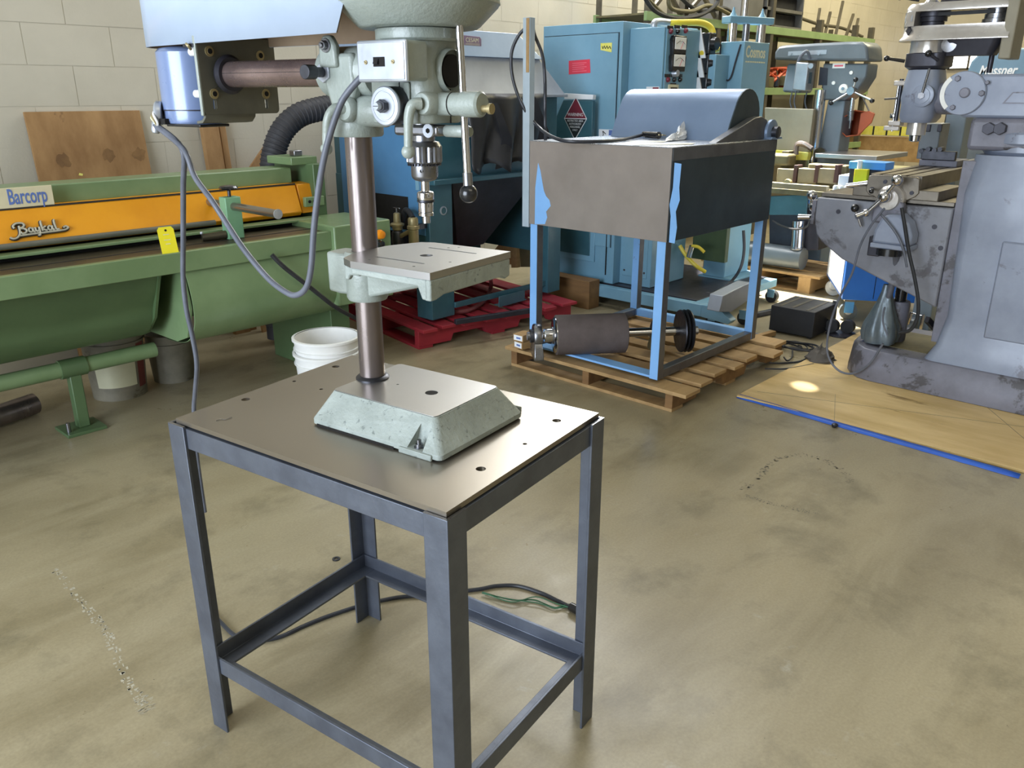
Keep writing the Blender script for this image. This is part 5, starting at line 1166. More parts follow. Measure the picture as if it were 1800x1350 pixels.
o = thing('yellow_padlock_tag', 'bright yellow lock-out block in front of the blue tool box', 'tag', onX(1514,309,5.9))
c = onX(1514,309,5.9); MB().box(5.88,5.92,c.y-.045,c.y+.045,c.z-.045,c.z+.045).build('block', 'tag_yellow', o, .003, True); MB().cyl((5.9,c.y+.02,c.z+.045),(5.9,c.y+.02,c.z+.10),.016,n=12).build('stem', 'paper', o, 0, True)

# =================================================================== BLUE TOOL CART
ct = thing('tool_cart', 'bright blue tool cart with a sunlit white sheet on its end and grey castors', 'cart', (5.43,2.03,0), math.radians(30))
MB().box(.012,.80,-.62,-.004,.145,.70).build('cart_body', 'cart_blue', ct, .006)
MB().box(0,.81,-.63,.0,.70,.76).build('cart_top', 'cart_edge', ct, .006)
MB().box(.06,.75,-.002,.001,.17,.68).build('notice_sheet', 'label_white', ct)
for k, x in enumerate((.22,.33,.43,.55)): MB().box(x,x+.03,.001,.0018,.30+.03*k,.34+.03*k).build('sheet_mark', 'ivory', ct)
MB().box(-.004,.012,-.62,-.004,.145,.70).build('end_panel', 'cart_blue', ct, .003)
MB().box(-.006,-.004,-.20,-.196,.16,.69).build('drawer_gap', 'hole', ct)
for x, y, m in ((.04,-.06,'rear_paint'),(.76,-.06,'white_plastic'),(.04,-.56,'rear_paint'),(.76,-.56,'rear_paint')):
    MB().cyl((x-.018,y,.06),(x+.018,y,.06),.058,n=26).build('castor_wheel', m, ct)
    MB().cyl((x-.0195,y,.06),(x+.0195,y,.06),.024,n=18).build('wheel_hub', 'zinc', ct)
    MB().box(x-.026,x-.020,y-.03,y+.03,.05,.14).build('castor_fork', 'cart_edge' if m == 'rear_paint' else 'white_plastic', ct, .003)
    MB().box(x-.03,x+.03,y-.035,y+.035,.128,.145).build('castor_plate', 'steel', ct, .002)

# =================================================================== SQUARE MACHINE POST behind the mill
pt = thing('machine_post', 'tall square blue-grey machine column standing behind the milling machine', 'column', (5.7,1.53,0))
q0_, q1_ = onX(1660,215,5.46), onX(1697,215,5.46)
MB().box(5.46,5.62,q1_.y,q0_.y,.02,1.42).build('column', 'rear_post', pt, .008, True)
MB().box(5.44,5.64,q1_.y-.02,q0_.y+.02,0,.03).build('column_foot', 'rear_paint', pt, .006, True)
MB().box(5.457,5.46,q0_.y-.006,q0_.y,.3,1.40).build('column_edge', 'rack_steel', pt, 0, True)
# Messner machine hood in the rear right corner
ms = thing('hooded_machine', 'blue rounded machine hood with white lettering behind the mill motor', 'machine', (9.1,2.0,0))
hq = [onX(*c, 9.0) for c in ((1697,140),(1700,125),(1707,108),(1720,95),(1740,87),(1765,84),(1830,84),(1850,140))]
MB().prism([(p.y,p.z) for p in hq], 'x', 9.0, 9.6).build('hood', 'messner_blue', ms, .02, True)
MB().box(9.05,9.55,min(p.y for p in hq)+.03,max(p.y for p in hq)-.03,0,hq[0].z).build('machine_body', 'rear_paint', ms, .01, True)
c = onX(1752,131,8.999); MB().text('Messner', .115, (8.999,c.y,c.z+.0), (0,-1,0), (0,0,1), .003, .25, 'CENTER', .80, .003).build('lettering', 'label_white', ms, 0, True)
c = onX(1800,139,8.999); MB().prism([(c.y+.12,c.z),(c.y+.06,c.z),(c.y+.02,c.z+.04),(c.y,c.z+.04),(c.y-.05,c.z+.10),(c.y-.08,c.z+.10),(c.y-.06,c.z+.02),(c.y-.06,c.z-.02)], 'x', 8.996, 9.0).build('swash', 'label_white', ms, 0, True)
# daylight pane in the far wall
wn = thing('window_1', 'small bright window in the far wall behind the mill', 'window', (14.98,3.4,1.9)); wn['kind'] = 'structure'
M['daylight_pane'] = bpy.data.materials.new('daylight_pane'); M['daylight_pane'].use_nodes = True
bs = M['daylight_pane'].node_tree.nodes['Principled BSDF']; bs.inputs['Emission Color'].default_value = (.95,.98,1,1); bs.inputs['Emission Strength'].default_value = 6
c = onX(1706,93,14.97)
MB().box(14.96,14.985,c.y-.28,c.y+.28,c.z-.22,c.z+.22).build('window_pane', 'daylight_pane', wn, 0, True)
fr = MB(); 
for y in (-.28,0,.28): fr.box(14.94,14.99,c.y+y-.015,c.y+y+.015,c.z-.24,c.z+.24)
for z in (-.24,.22): fr.box(14.94,14.99,c.y-.29,c.y+.29,c.z+z-.01,c.z+z+.02)
fr.build('window_frame', 'rack_steel', wn, 0, True)
# long stock on a low rack near the far wall
sr = thing('stock_rack', 'low rack of timber and pipe behind the rear drill press, edged with yellow tape', 'rack', (11.5,4.1,0))
z0 = onX(1560,240,11.5).z
MB().box(11.4,11.5,3.2,4.6,z0-.30,z0+.0).build('timber_rail', 'wood', sr, .004, True)
MB().box(11.38,11.4,3.2,4.6,z0+.02,z0+.13).build('hazard_strip', 'label_yellow', sr, 0, True)
for k in range(8): MB().box(11.375,11.38,3.28+.17*k,3.30+.17*k,z0+.02,z0+.13).build('hazard_mark', 'label_black', sr, 0, True)
MB().cyl((11.4,3.2,z0-.40),(11.4,4.6,z0-.40),.05,n=16).build('stock_pipe', 'ivory', sr, 0, True)
MB().box(11.42,11.52,3.2,4.6,z0-.7,z0-.48).build('timber_rail', 'wood_dark', sr, .004, True)
for y in (3.3,4.5): MB().box(11.42,11.5,y,y+.08,0,z0).build('rack_post', 'rack_steel', sr, .004, True)

# =================================================================== FLOOR SHEET, TAPE
fs = MB().box(3.60, 5.25, .30, 1.80, 0.0005, .013).build('plywood_floor_sheet', 'plywood_floor', None, .001)
tag(fs, 'scuffed yellow plywood sheet on the floor under the milling machine', 'plywood')
MB().bar((3.62,.35,.0135),(5.0,1.35,.0135),.002,.0006).build('sheet_score', 'grime', fs)
MB().bar((3.72,1.75,.0135),(4.22,.35,.0135),.002,.0006).build('sheet_score', 'grime', fs)
MB().bar((3.60,1.30,.0135),(3.95,1.44,.0135),.0015,.0006).build('sheet_score', 'grime', fs)
a, b_ = onZ(1297,698,.001), onZ(1792,840,.001)
dv = (b_-a).normalized(); nv = Vector((-dv.y,dv.x,0))
tp = MB(); pts = []
n = 24
for i in range(n+1):
    p = a.lerp(b_, i/n); wv = .014+.002*math.sin(i*2.3)
    pts += [(p.x-nv.x*wv,p.y-nv.y*wv,.0012),(p.x+nv.x*wv,p.y+nv.y*wv,.0140)]
tp.add(pts, [(2*i,2*i+2,2*i+3,2*i+1) for i in range(n)])
to = tp.build('floor_tape', 'tape_blue', None); to.modifiers.new('t','SOLIDIFY').thickness=.0008; tag(to, 'strip of blue masking tape along the front edge of the floor sheet', 'tape')
nb_ = MB().lathe([(.012,0),(.014,.003),(.014,.012),(.010,.015)], onZ(1467,750,.003), n=16).build('nut', 'dark_steel'); tag(nb_, 'small dark nut lying on the blue floor tape', 'nut')
wa = MB().lathe([(.006,0),(.013,0),(.013,.003),(.006,.003)], onZ(591,983,.0005), n=20, cap=False).build('washer', 'dark_steel'); tag(wa, 'dark flat washer on the floor behind the left rail of the steel table', 'washer')

# =================================================================== MILLING MACHINE
ml = thing('milling_machine', 'grey-blue knee milling machine with polished head and T-slot table on the plywood sheet', 'milling machine', (4.55,1.0,.013))
def mb_(mb, nm, m, bev=0.0, **k): return mb.build(nm, m, ml, bev, True, **k)
MX = 4.36
def mp(px, py, x=MX): return onX(px, py, x)
# base with rounded nose
zB = .014
def bplan(g, z): return [(x,y,z) for x,y in [(MX-.09+g,.30),(MX-.09+g,1.40)] + [(MX+.24+(-.33+g)*math.cos(t), 1.40+(.20-g)*math.sin(t)) for t in [PI*k/10 for k in range(1,10)]] + [(MX+.57-g,1.40),(MX+.57-g,.30)]]
mb_(MB().loft([bplan(0,zB),bplan(0,.05),bplan(.012,.15),bplan(.03,.175),bplan(.05,.178)]), 'base', 'mill_base', .004)
mb_(MB().loft([[(MX+.03,y,.176),(MX+.45,y,.176)][0:1]*1+[(MX+.45,.34,.176)] for y in (0,)]) if False else MB().box(MX+.06,MX+.42,1.12,1.50,.176,.181), 'chip_tray', 'clutter_olive', .002)
# column, flared foot
def cplan(x0,x1,y0,y1,r,z): return [(p[0],p[1],z) for p in rrect(x0,x1,y0,y1,r)]
mb_(MB().loft([cplan(MX-.05,MX+.52,.30,1.17,.05,.17),cplan(MX-.02,MX+.48,.34,1.13,.04,.25),cplan(MX,MX+.44,.40,1.105,.04,.40),cplan(MX,MX+.44,.48,1.125,.05,.85),cplan(MX,MX+.44,.62,1.135,.07,1.0),cplan(MX+.02,MX+.42,.70,1.13,.1,1.18)]), 'column', 'mill_paint', .0)
mb_(MB().box(MX-.012,MX+.005,.45,.92,.33,.80), 'column_door', 'mill_paint', .008)
mb_(MB().box(MX+.05,MX+.40,1.10,1.165,.25,1.15), 'knee_ways', 'mill_base', .003)
mb_(MB().lathe([(.17,0),(.19,.02),(.19,.05),(.20,.06),(.20,.10),(.18,.12)], (MX+.22,.94,1.175), n=40), 'turret', 'mill_paint')
mb_(MB().prism([(.76,1.20),(1.16,1.20),(1.16,1.345),(.76,1.345)], 'x', MX+.03, MX+.40), 'ram_slide', 'mill_base', .02)
for px in (1740,1760): q = mp(px,226,MX+.03); mb_(MB().cyl((MX+.0,q.y,q.z),(MX+.04,q.y,q.z),.028,n=6), 'clamp_nut', 'mill_dark', .002)
# ram with angle scale
mb_(MB().prism([(.35,1.345),(1.20,1.345),(1.235,1.37),(1.245,1.44),(1.225,1.505),(1.17,1.535),(.35,1.535)], 'x', MX+.04, MX+.36), 'ram', 'mill_paint', .012)
c = mp(1692,164,MX+.02)
mb_(MB().lathe([(.098,0),(.098,.022),(.094,.026)], (MX+.046,c.y,c.z), (-1,0,0), n=44), 'adapter_disc', 'mill_paint')
sc = []; 
for r in (.098,.078): sc.append([(c.y+r*math.cos(t), c.z+r*math.sin(t)) for t in [math.radians(a) for a in range(-48,49,8)]])
mb_(MB().prism(sc[0]+sc[1][::-1], 'x', MX+.0165, MX+.0185), 'angle_scale', 'gauge_white')
for px, py, r in ((1683,138,.014),(1674,189,.013),(1695,163,.023),(1725,164,.014),(1735,145,.010)):
    q = mp(px,py,MX+.01); mb_(MB().lathe([(r,0),(r,.008),(r*.8,.012)], (MX+.02,q.y,q.z), (-1,0,0), n=20 if r > .02 else 6), 'ram_bolt', 'mill_base')
q = mp(1785,172,MX+.036); mb_(MB().prism([(q.y+.05,q.z-.025),(q.y-.10,q.z-.025),(q.y-.10,q.z+.025),(q.y+.015,q.z+.025)], 'x', MX+.036, MX+.0395), 'ram_badge', 'mill_base')
mb_(MB().prism([(q.y+.038,q.z-.02),(q.y-.10,q.z-.02),(q.y-.10,q.z+.02),(q.y+.012,q.z+.02)], 'x', MX+.035, MX+.0365), 'badge_field', 'mill_paint')
# head: quill housing, gear case, belt case, motor
hx, hy = MX+.16, 1.435
mb_(MB().cyl((hx,1.20,1.43),(hx,1.36,1.43),.075,n=28), 'head_neck', 'mill_base')
mb_(MB().loft([cplan(hx-.085,hx+.085,hy-.075,hy+.065,.05,1.315),cplan(hx-.10,hx+.10,hy-.09,hy+.072,.05,1.34),cplan(hx-.10,hx+.10,hy-.09,hy+.072,.05,1.40),cplan(hx-.11,hx+.10,hy-.10,hy+.075,.05,1.43),cplan(hx-.10,hx+.10,hy-.09,hy+.072,.05,1.50),cplan(hx-.09,hx+.09,hy-.08,hy+.065,.05,1.56)]), 'quill_housing', 'mill_paint')
mb_(MB().cyl((hx,hy,1.255),(hx,hy,1.32),.045,n=24), 'quill', 'mill_bright')
mb_(MB().lathe([(.012,0),(.026,.004),(.028,.03),(.022,.034)], (hx,hy,1.222), n=20), 'collet_nut', 'chrome')
q = mp(1622,168,hx-.11); mb_(MB().lathe([(.052,0),(.052,.012),(.040,.016),(.036,.016),(.036,.022),(.02,.024)], (hx-.105,q.y,q.z), (-1,0,0), n=32), 'feed_cover', 'mill_paint')
mb_(MB().lathe([(.016,0),(.016,.01)], (hx-.128,q.y,q.z), (-1,0,0), n=6), 'feed_hub', 'steel')
mb_(MB().cyl((hx-.13,q.y,q.z), tuple(mp(1634,120,hx-.15)), .006, n=10), 'quill_handle', 'steel')
# depth stop rod at the front of the head
ys = hy+.092
mb_(MB().cyl((hx-.04,ys,1.31),(hx-.04,ys,1.52),.010,n=14), 'stop_rod', 'dark_steel')
mb_(MB().cyl((hx-.02,ys+.018,1.27),(hx-.02,ys+.018,1.50),.006,n=12), 'stop_screw', 'chrome')
for z in (1.31,1.50): mb_(MB().box(hx-.06,hx,ys-.03,ys+.03,z-.012,z+.012), 'stop_lug', 'mill_bright', .004)
mb_(MB().lathe([(.018,-.012),(.020,-.008),(.020,.008),(.018,.012)], (hx-.02,ys+.018,1.345), n=18), 'stop_nut', 'chrome')
mb_(MB().bar((hx-.03,ys-.02,1.285),(hx-.03,ys+.055,1.285),.02,.022), 'stop_block', 'mill_bright', .003)
mb_(MB().cyl((hx-.03,ys,1.43),(hx-.06,ys+.065,1.425),.005,n=8), 'trip_lever', 'steel')
# gear case
mb_(MB().loft([cplan(hx-.085,hx+.085,hy-.075,hy+.065,.05,1.56),cplan(hx-.10,hx+.10,hy-.10,hy+.08,.04,1.575),cplan(hx-.10,hx+.10,hy-.10,hy+.08,.04,1.635)]), 'gear_case', 'mill_dark', .003)
mb_(MB().lathe([(.08,0),(.085,.004),(.085,.05),(.09,.06)], (hx,hy,1.633), n=36), 'brake_ring', 'mill_bright')
q = mp(1577,104,hx-.09); mb_(MB().cyl((hx-.09,hy+.075,1.60),(hx-.12,hy+.14,1.612),.008,n=10), 'speed_lever', 'black_plastic'); mb_(MB().sphere((hx-.125,hy+.15,1.614),.014), 'lever_ball', 'black_plastic')
q = mp(1632,94,hx-.14); mb_(MB().cyl((hx-.10,hy-.08,1.60),tuple(q),.007,n=10), 'brake_lever', 'mill_dark'); mb_(MB().sphere(q,.016), 'lever_ball', 'black_plastic')
q = mp(1667,78,hx-.08); mb_(MB().lathe([(.034,0),(.034,.012),(.018,.014)], (hx-.06,q.y,q.z), (-1,0,0), n=28), 'idler_knob', 'steel')
mb_(MB().loft([cplan(hx-.06,hx+.06,1.14,1.36,.03,1.62),cplan(hx-.08,hx+.08,1.10,1.36,.04,1.70)]), 'motor_bracket', 'mill_dark')
# belt case with open side slot showing the stepped pulleys
yF, yR = 1.555, 1.075
def bcase(g, z): return [(x,y,z) for x, y in [(hx-.085-g, yR)] + [(hx+(.115+g)*math.cos(t), hy+(.125+g)*math.sin(t)) for t in [math.radians(180-15*k) for k in range(0,13)]] + [(hx+.085+g, yR)]]
mb_(MB().loft([bcase(.016,1.690),bcase(.016,1.698),bcase(.002,1.715),bcase(0,1.755)]), 'belt_case_lower', 'mill_bright', .0)
mb_(MB().loft([bcase(0,1.818),bcase(0,1.838),bcase(-.012,1.855)]), 'belt_case_upper', 'mill_bright', .0)
nose = lambda r, z: [(hx-r, hy+.05, z)] + [(hx+r*math.cos(t), hy+.045+(r-.035)*math.sin(t), z) for t in [math.radians(180-15*k) for k in range(1,12)]] + [(hx+r, hy+.05, z)]
mb_(MB().loft([nose(.115,1.754),nose(.115,1.819)]), 'belt_case_nose', 'mill_bright')
mb_(MB().box(hx-.088,hx+.088,yR-.02,yR+.03,1.60,1.87), 'belt_case_end', 'beige_panel', .006)
mb_(MB().lathe([(.05,0),(.05,.02),(.06,.022),(.06,.042),(.07,.044),(.07,.064)], (hx,hy,1.755), n=32), 'spindle_pulley', 'mill_dark')
mb_(MB().lathe([(.06,0),(.06,.02),(.052,.022),(.052,.042),(.045,.044),(.045,.064)], (hx,1.16,1.755), n=32), 'motor_pulley', 'steel')
mb_(MB().bar((hx-.055,hy,1.806),(hx-.05,1.16,1.806),.012,.016), 'drive_belt', 'rubber')
for y, r_ in ((1.55,.035),(1.53,.022)):
    q = mp(1592 if r_ > .03 else 1590, 32 if r_ > .03 else 60, hx-.1)
mb_(MB().lathe([(.034,0),(.036,.002),(.030,.004)], (hx-.088,hy+.085,1.79), (-.72,.69,0), n=28), 'maker_emblem', 'zinc')
mb_(MB().lathe([(.022,0),(.022,.003)], (hx-.095,hy+.075,1.737), (-.78,.62,0), n=4), 'speed_plate', 'mill_dark')
mb_(MB().lathe([(.03,0),(.034,.01),(.02,.03),(.012,.04)], (hx,hy+.02,1.853), n=24), 'spindle_cap', 'chrome')
mb_(MB().lathe([(.06,0),(.062,.004),(.062,.05)], (hx+.01,hy-.08,1.855), n=28), 'bearing_cap', 'mill_dark')
mb_(MB().lathe([(.078,0),(.08,.006),(.08,.20),(.07,.22)], (hx,1.16,1.857), n=32), 'motor', 'mill_bright')
mb_(MB().cyl((hx-.06,hy+.06,1.87),(hx-.09,hy+.13,1.885),.006,n=10), 'draw_lever', 'black_plastic'); mb_(MB().sphere((hx-.095,hy+.14,1.887),.013), 'lever_ball', 'black_plastic')
mb_(MB().cyl(tuple(mp(1738,128,hx+.05)), tuple(mp(1752,55,hx+.05)), .012, n=12), 'motor_strut', 'mill_dark')
# knee
kn = [(1.845,.925),(1.846,.80),(1.825,.73),(1.79,.69),(1.67,.612),(1.165,.43),(1.165,.925)]
mb_(MB().prism(kn, 'x', MX+.03, MX+.41), 'knee', 'mill_knee', .008)
mb_(MB().prism([(y*1.0,z) for y, z in ((1.835,.928),(1.835,.95),(1.17,.95),(1.17,.928))], 'x', MX+.06, MX+.38), 'knee_ways_top', 'mill_table', .003)
for y, z in ((1.72,.86),(1.235,.83),(1.19,.73)): mb_(MB().lathe([(.012,0),(.012,.003),(.006,.003)], (MX+.03,y,z), (-1,0,0), n=14), 'knee_plug', 'mill_dark')
mb_(MB().box(MX+.03,MX+.40,1.845,1.868,.78,.91), 'knee_front_cap', 'mill_base', .005)
# cross-feed and knee cranks on the front of the knee
def crank(c, ax, e1, e2, nm):
    c, e1, e2 = Vector(c), Vector(e1), Vector(e2); ax = Vector(ax)
    b = MB(); b.cyl(c-ax*.05, c+ax*.02, .018, n=16); b.sphere(c, .030)
    b.cyl(c, e1, .011, .009, 12); b.cyl(c, e2, .011, .009, 12); b.sphere(e1, .028); b.sphere(e2, .020)
    return mb_(b, nm, 'chrome')
crank((MX+.14,1.90,.86), (0,1,0), (MX+.10,1.905,.925), (MX+.16,1.91,.80), 'knee_crank')
mb_(MB().cyl((MX+.17,1.91,.80),(MX+.15,1.99,.795),.012,.015,14), 'crank_grip', 'chrome')
# saddle, table with T slots, end bracket and table crank
mb_(MB().box(MX+.03,MX+.42,1.24,1.66,.95,1.0), 'saddle', 'mill_table', .004)
tx0, tx1, ty0, ty1, tz = MX+.05, MX+1.02, 1.335, 1.585, 1.065
tb_ = [(ty1,1.0),(ty1,tz)]
for s in (1.535,1.472,1.409): tb_ += [(s+.008,tz),(s+.008,tz-.018),(s-.008,tz-.018),(s-.008,tz)]
tb_ += [(ty0,tz),(ty0,1.0)]
mb_(MB().prism(tb_, 'x', tx0, tx1), 'work_table', 'mill_table', .0015)
mb_(MB().prism([(ty1+.003,tz-.012),(ty1+.008,tz-.085),(ty1-.012,tz-.105),(ty1-.035,tz-.11),(1.515,tz-.13),(1.50,tz-.16),(1.40,tz-.16),(1.385,tz-.12),(ty0+.012,tz-.10),(ty0-.004,tz-.08),(ty0+.003,tz-.012),(ty0+.02,tz-.004),(ty1-.02,tz-.004)], 'x', tx0-.025, tx0), 'end_bracket', 'mill_table', .004)
for y, z in ((1.56,tz-.075),(1.365,tz-.08),(1.50,tz-.035)): mb_(MB().lathe([(.010,0),(.010,.006),(.005,.006)], (tx0-.025,y,z), (-1,0,0), n=14), 'bracket_screw', 'mill_dark')
cx, cy, cz = tx0-.025, 1.455, tz-.10
mb_(MB().lathe([(.068,0),(.068,.03),(.055,.045),(.05,.06)], (cx,cy,cz-.015), (-1,0,0), n=36), 'feed_dial', 'mill_bright')
mb_(MB().prism([(1.53,.83),(1.53,.93),(1.50,.955),(1.41,.955),(1.38,.93),(1.37,.83)], 'x', tx0-.07, tx0-.02), 'feed_bracket', 'mill_base', .01)
crank((cx-.085,cy+.010,cz), (-1,0,0), (cx-.10,cy-.045,cz+.085), (cx-.09,cy+.085,cz-.085), 'table_crank')
mb_(MB().cyl((cx-.095,cy+.085,cz-.085),(cx-.13,cy+.12,cz-.105),.012,.014,12), 'crank_grip', 'chrome')
q = mp(1503,366,MX-.02); mb_(MB().cyl(tuple(mp(1514,398,MX+.0)), tuple(q), .007, n=10), 'gib_lever', 'chrome'); mb_(MB().sphere(q,.021), 'lever_ball', 'black_plastic')
q = mp(1532,336,MX-.06); mb_(MB().sphere(q,.013), 'lever_ball', 'black_plastic'); mb_(MB().cyl(tuple(q), (MX+.0,1.55,.99), .006, n=8), 'lock_lever', 'mill_dark')
q0, q1 = mp(1488,326,MX+.03), mp(1525,322,MX+.05); mb_(MB().cyl(tuple(q0),tuple(q1),.011,.014,12), 'stop_handle', 'chrome')
# power feed gearbox below the table
mb_(MB().prism([(1.49,.735),(1.485,.80),(1.46,.86),(1.43,.885),(1.37,.885),(1.325,.85),(1.30,.79),(1.30,.735)], 'x', MX-.08, MX+.03), 'feed_gearbox', 'mill_paint', .014)
mb_(MB().box(MX-.085,MX+.03,1.297,1.493,.712,.737), 'gearbox_lip', 'mill_paint', .006)
mb_(MB().lathe([(.062,0),(.062,.035)], (MX-.03,1.41,.677), n=32), 'handwheel_ring', 'black_plastic')
mb_(MB().box(MX-.03,MX+.03,1.46,1.52,.66,.76), 'gear_lever_box', 'mill_dark', .004)
# elevating screw and its boot
mb_(MB().cyl((MX+.20,1.39,.18),(MX+.20,1.39,.55),.03,n=20), 'elevating_screw', 'black_plastic')
mb_(MB().lathe([(.05,0),(.055,.01),(.055,.20),(.05,.22)], (MX+.20,1.39,.18), n=28), 'screw_sleeve', 'mill_base')
boot = MB(); lp = []
bx, by = MX+.09, 1.43
for z, r in ((.185,.055),(.19,.085),(.23,.092),(.28,.085),(.34,.062),(.40,.042),(.46,.026),(.50,.020)):
    lp.append([(bx+r*(1+.10*math.sin(5*a)+.05*math.sin(9*a+z*20))*math.cos(a), by+r*(1+.10*math.sin(5*a)+.05*math.sin(9*a+z*20))*math.sin(a), z) for a in [2*PI*k/40 for k in range(40)]])
boot.loft(lp); mb_(boot, 'foil_boot', 'bag_grey', ang=60)
mb_(MB().tube([(bx,by,.49), mp(1563,520,bx-.02), mp(1575,460,bx-.05), mp(1572,440,MX-.04)], lambda t: .016, 10), 'boot_neck', 'cable_grey')
def cbl(pts, nm, r=.007, m='cable_black', dx=-.06): return mb_(MB().tube([mp(px,py,MX+dx) for px, py in pts], r, 8), nm, m)
cbl(((1555,366),(1532,395),(1512,432),(1498,480),(1477,520),(1462,560),(1454,600),(1456,626),(1468,646),(1485,656),(1505,655),(1530,638),(1552,604)), 'drip_cable', .006, 'cable_grey', -.12)
cbl(((1585,365),(1590,395),(1597,440),(1608,490),(1614,530),(1612,560),(1600,580),(1580,585)), 'drip_cable', .009, 'rubber', -.09)
cbl(((1548,376),(1575,410),(1588,440),(1594,470)), 'drip_cable', .006, 'cable_grey', -.10)
cbl(((1555,540),(1552,565),(1560,590)), 'drip_cable', .005, 'cable_grey', -.04)
mb_(MB().bar((MX+.35,1.17,.19),(MX+.05,1.20,.36),.02,.03), 'stop_rod', 'mill_dark')
# tilting vise on the table's far end
vs2 = thing('angle_vise', 'grey clamping fixture standing on the far end of the mill table', 'vise', (5.15,1.45,tz))
q = [onX(*c, 5.15) for c in ((1622,216),(1664,216),(1662,262),(1619,262))]
MB().box(5.08,5.30,1.37,1.57,tz,tz+.035).build('vise_base', 'mill_base', vs2, .004, True)
MB().box(5.10,5.26,q[1].y+.01,q[0].y-.01,tz+.035,q[0].z).build('vise_body', 'rear_paint', vs2, .006, True)
for k, (px, py) in enumerate(((1622,265),(1634,262),(1645,264),(1655,262))):
    c = onX(px, py, 5.09); MB().cyl((5.06,c.y,c.z),(5.11,c.y,c.z),.013,n=10).build('clamp_bolt', 'dark_steel', vs2, 0, True)
for px in (1632,1652):
    c = onX(px, 225, 5.095); MB().box(5.09,5.101,c.y-.012,c.y+.012,c.z-.02,c.z+.02).build('vise_slot', 'mill_dark', vs2, .003, True)
MB().bar((5.08,1.38,tz+.06),(5.08,1.56,tz+.06),.03,.05).build('clamp_strap', 'dark_steel', vs2, .004, True)

# =================================================================== small things on the floor by the mill
bx_ = thing('black_case', 'black steel power-supply case on the floor behind the sander pallet', 'case', (5.0,2.10,0))
MB().box(4.85,5.20,1.96,2.25,.012,.175).build('case_body', 'black_case', bx_, .004, True)
for y in (2.20,2.12,2.02): MB().box(4.87,5.18,y-.010,y+.010,.175,.1765).build('vent_slot', 'rack_steel', bx_, 0, True)
MB().box(5.18,5.20,1.96,1.99,.175,.19).build('case_latch', 'steel', bx_, .002, True)
for x in (4.87,5.16):
    for y in (1.98,2.21): MB().box(x,x+.02,y,y+.02,0,.013).build('rubber_foot', 'rubber', bx_, 0, True)
cl = thing('coiled_cord', 'tangled black cord on the floor in front of the black case', 'cord', onZ(1395,612,.0))
rnd = random.Random(9)
for k in range(4):
    c = onZ(1388+6*k, 606+3*k, .01)
    MB().tube([(c.x+(.05+.012*k)*math.cos(a+k), c.y+(.07+.015*k)*math.sin(a+k), .008+.008*k+.004*math.sin(3*a)) for a in [2*PI*i/12 for i in range(12)]], .0055, 6).build('cord_loop', 'cable_black', cl, 0, True)
for k, pts in enumerate((((1352,638),(1380,638),(1410,634),(1425,622),(1428,608)), ((1345,648),(1385,648),(1430,640)), ((1360,612),(1385,604),(1410,612)), ((1378,628),(1384,634),(1392,628),(1393,616)))):
    MB().tube([onZ(px, py, .006+.004*k) for px, py in pts], .005, 6).build('cord_end', 'cable_black', cl, 0, True)
rg = MB(); cc = onZ(1442,632,.013); n1 = 18
vv = []
for i in range(7):
    for j in range(n1):
        a = 2*PI*j/n1; r = .075*(1-(i/6)**2.2) if i else .080
        rn = 1+.35*pnoise((math.cos(a)*1.6, math.sin(a)*1.6, i*.6)); vv.append((cc.x+r*rn*math.cos(a), cc.y+r*rn*math.sin(a), .014+.075*(i/6)*(1+.6*pnoise((a,i,2)))))
rg.add(vv, [(i*n1+j,i*n1+(j+1)%n1,(i+1)*n1+(j+1)%n1,(i+1)*n1+j) for i in range(6) for j in range(n1)]); ro_2 = rg.build('shop_rag', 'rag', None, ang=20); tag(ro_2, 'crumpled grey rag on the plywood by the rounded nose of the mill base', 'rag')
cp = thing('castor_unit', 'pair of loose black castors on a plate behind the mill base', 'castor', onZ(1478,586,0))
c = onZ(1478,588,0)
MB().lathe([(.09,0),(.095,.004),(.09,.012),(.03,.016)], c, n=28).build('plate', 'mill_dark', cp, 0, True)
for dx, dy in ((-.03,.05),(.02,-.03)): MB().cyl((c.x+dx-.02,c.y+dy,.055),(c.x+dx+.02,c.y+dy,.055),.042,n=20).build('wheel', 'rubber', cp, 0, True)
mt_ = thing('pump_motor', 'small motor with a chrome bracket on the floor behind the mill boot', 'motor', (5.35,1.62,0))
c = onZ(1590,592,0)
MB().cyl((c.x,c.y+.10,.07),(c.x,c.y-.05,.07),.065,n=24).build('motor_body', 'rear_paint', mt_, 0, True)
MB().box(c.x-.06,c.x+.06,c.y-.06,c.y+.08,0,.012).build('motor_foot', 'dark_steel', mt_, .002, True)
MB().tube([(c.x-.05,c.y-.02,.05),(c.x-.05,c.y-.03,.17),(c.x-.05,c.y-.10,.17),(c.x-.05,c.y-.10,.05)], .010, 8, 0).build('chrome_bracket', 'chrome', mt_, 0, True)
sw_ = MB().lathe([(.006,0),(.045,0),(.045,.03),(.006,.03)], onZ(1597,612,.01)+Vector((0,.015,.036)), (.25,-.97,0), 24, False).build('cord_spool', 'ivory'); tag(sw_, 'small cream spool standing on the plywood behind the mill boot', 'spool')
st3 = MB().bar(onZ(1300,560,.02), onZ(1365,545,.02), .03, .03).build('steel_bar', 'dark_steel', None, .002); tag(st3, 'dark steel bar on the floor pointing at the black case', 'bar')
st4 = MB().bar(onZ(1325,595,.02), onZ(1360,585,.02), .035, .03).build('timber_batten', 'wood', None, .002); tag(st4, 'short pale batten on the floor beside the black case', 'timber')

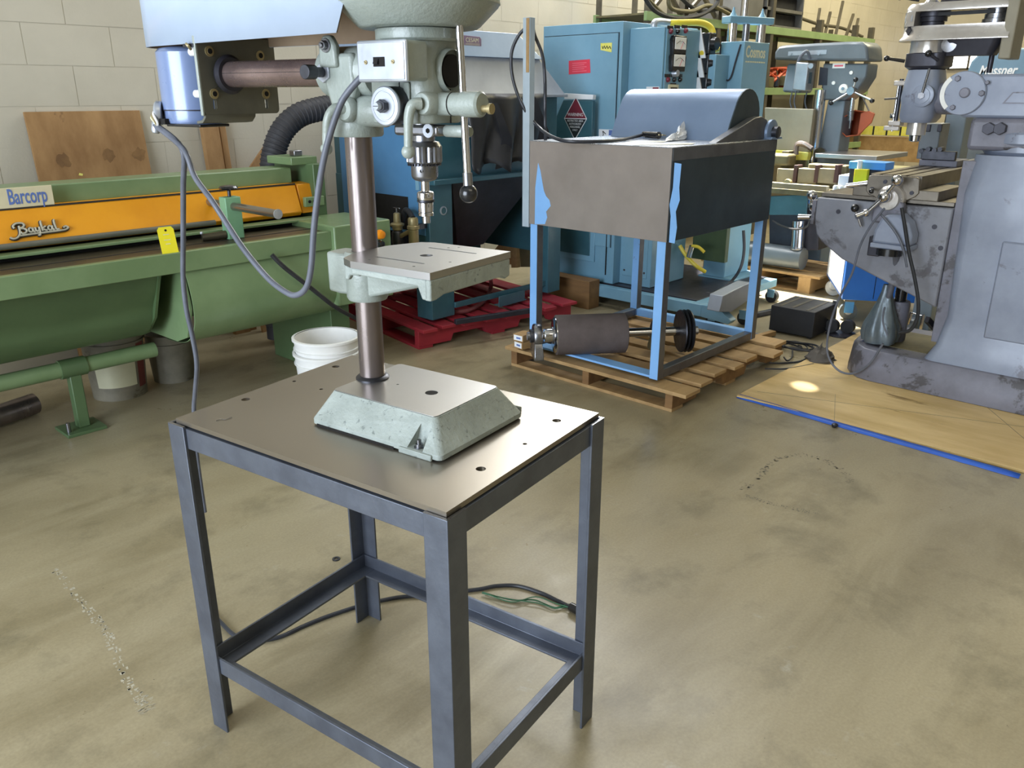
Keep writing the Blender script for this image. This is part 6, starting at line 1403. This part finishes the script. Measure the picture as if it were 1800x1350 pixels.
# =================================================================== sub-parts: small pieces move under the part that carries them
def base_name(o): return o.name.split('.')[0]
def under(t, part, names):
    ps = [c for c in t.children if base_name(c) == part]
    for c in list(t.children):
        if base_name(c) in names and c not in ps:
            best = min(ps, key=lambda p: sum((a-b)**2 for a, b in zip(ctr_(p), ctr_(c)))); c.parent = best
def ctr_(o):
    n = len(o.data.vertices); return tuple(sum(v.co[i] for v in o.data.vertices)/n for i in range(3))
under(dp, 'switch_box', ('switch_plate','plate_face','switch_well','rocker','plate_screw','screw_slot'))
under(dp, 'chuck_sleeve', ('chuck_teeth',)); under(dp, 'chuck_nose', ('key_hole',))
under(dp, 'dial_drum', ('dial_face','dial_nut','dial_stud','stud_slot'))
under(dp, 'base', ('base_face','base_bore','bolt_pad','base_bolt','base_relief'))
under(dp, 'work_table', ('table_rim','table_arm','table_collar','collar_clamp'))
under(dp, 'motor_plate', ('plate_lip','bracket_foot','plate_edge','standoff','washer','socket_screw'))
under(dp, 'motor', ('motor_seam','motor_foot','terminal_box','wire','cord_clamp','box_gap'))
under(dp, 'feed_rod', ('rod_ferrule','lever_ball')); under(dp, 'belt_cover', ('cover_warmlight_dirt','cover_catch','cover_hinge'))
under(sh, 'control_box', ('push_button','box_lid')); under(sh, 'name_board', ('board_lettering','board_mark'))
under(sh, 'blade_beam', ('emblem','emblem_shadow')); under(sh, 'stop_block', ('stop_rod','rod_collar','knob_stem','star_knob','stop_lever','lever_end'))
under(bc, 'hood_upper', ('name_plate','plate_lettering','plate_rule')); under(bc, 'curtain', ('curtain_strip',))
under(cs, 'door', ('red_sticker','sticker_line','yellow_sticker','handwriting','door_gap'))
under(cs, 'sign_panel', ('panel_tape','warning_sign','sign_upper','sign_lower','sign_lettering'))
under(cs, 'meter', ('meter_face','meter_scale','meter_needle')); under(cs, 'press_column', ('lettering','small_print','column_cover','hanging_cord'))
under(cs, 'control_panel', ('pilot_lamp','panel_legend','selector_knob','counter','counter_window'))
under(sd, 'front_panel', ('bare_patch',)); under(sd, 'leg', ('leg_paint',)); under(sd, 'flange_bearing', ('shaft_end','bearing_foot'))
under(ml, 'belt_case_lower', ('spindle_pulley','motor_pulley','drive_belt')); under(ml, 'ram', ('adapter_disc','angle_scale','ram_bolt','ram_badge','badge_field'))
under(ml, 'work_table', ('end_bracket','bracket_screw','feed_dial')); under(ml, 'knee', ('knee_plug','knee_front_cap'))
under(rd, 'head', ('depth_dial','dial_centre','maker_label','label_stripe','plug_button','pulley_window')); under(rd, 'chip_guard', ('guard_flap','guard_rod'))
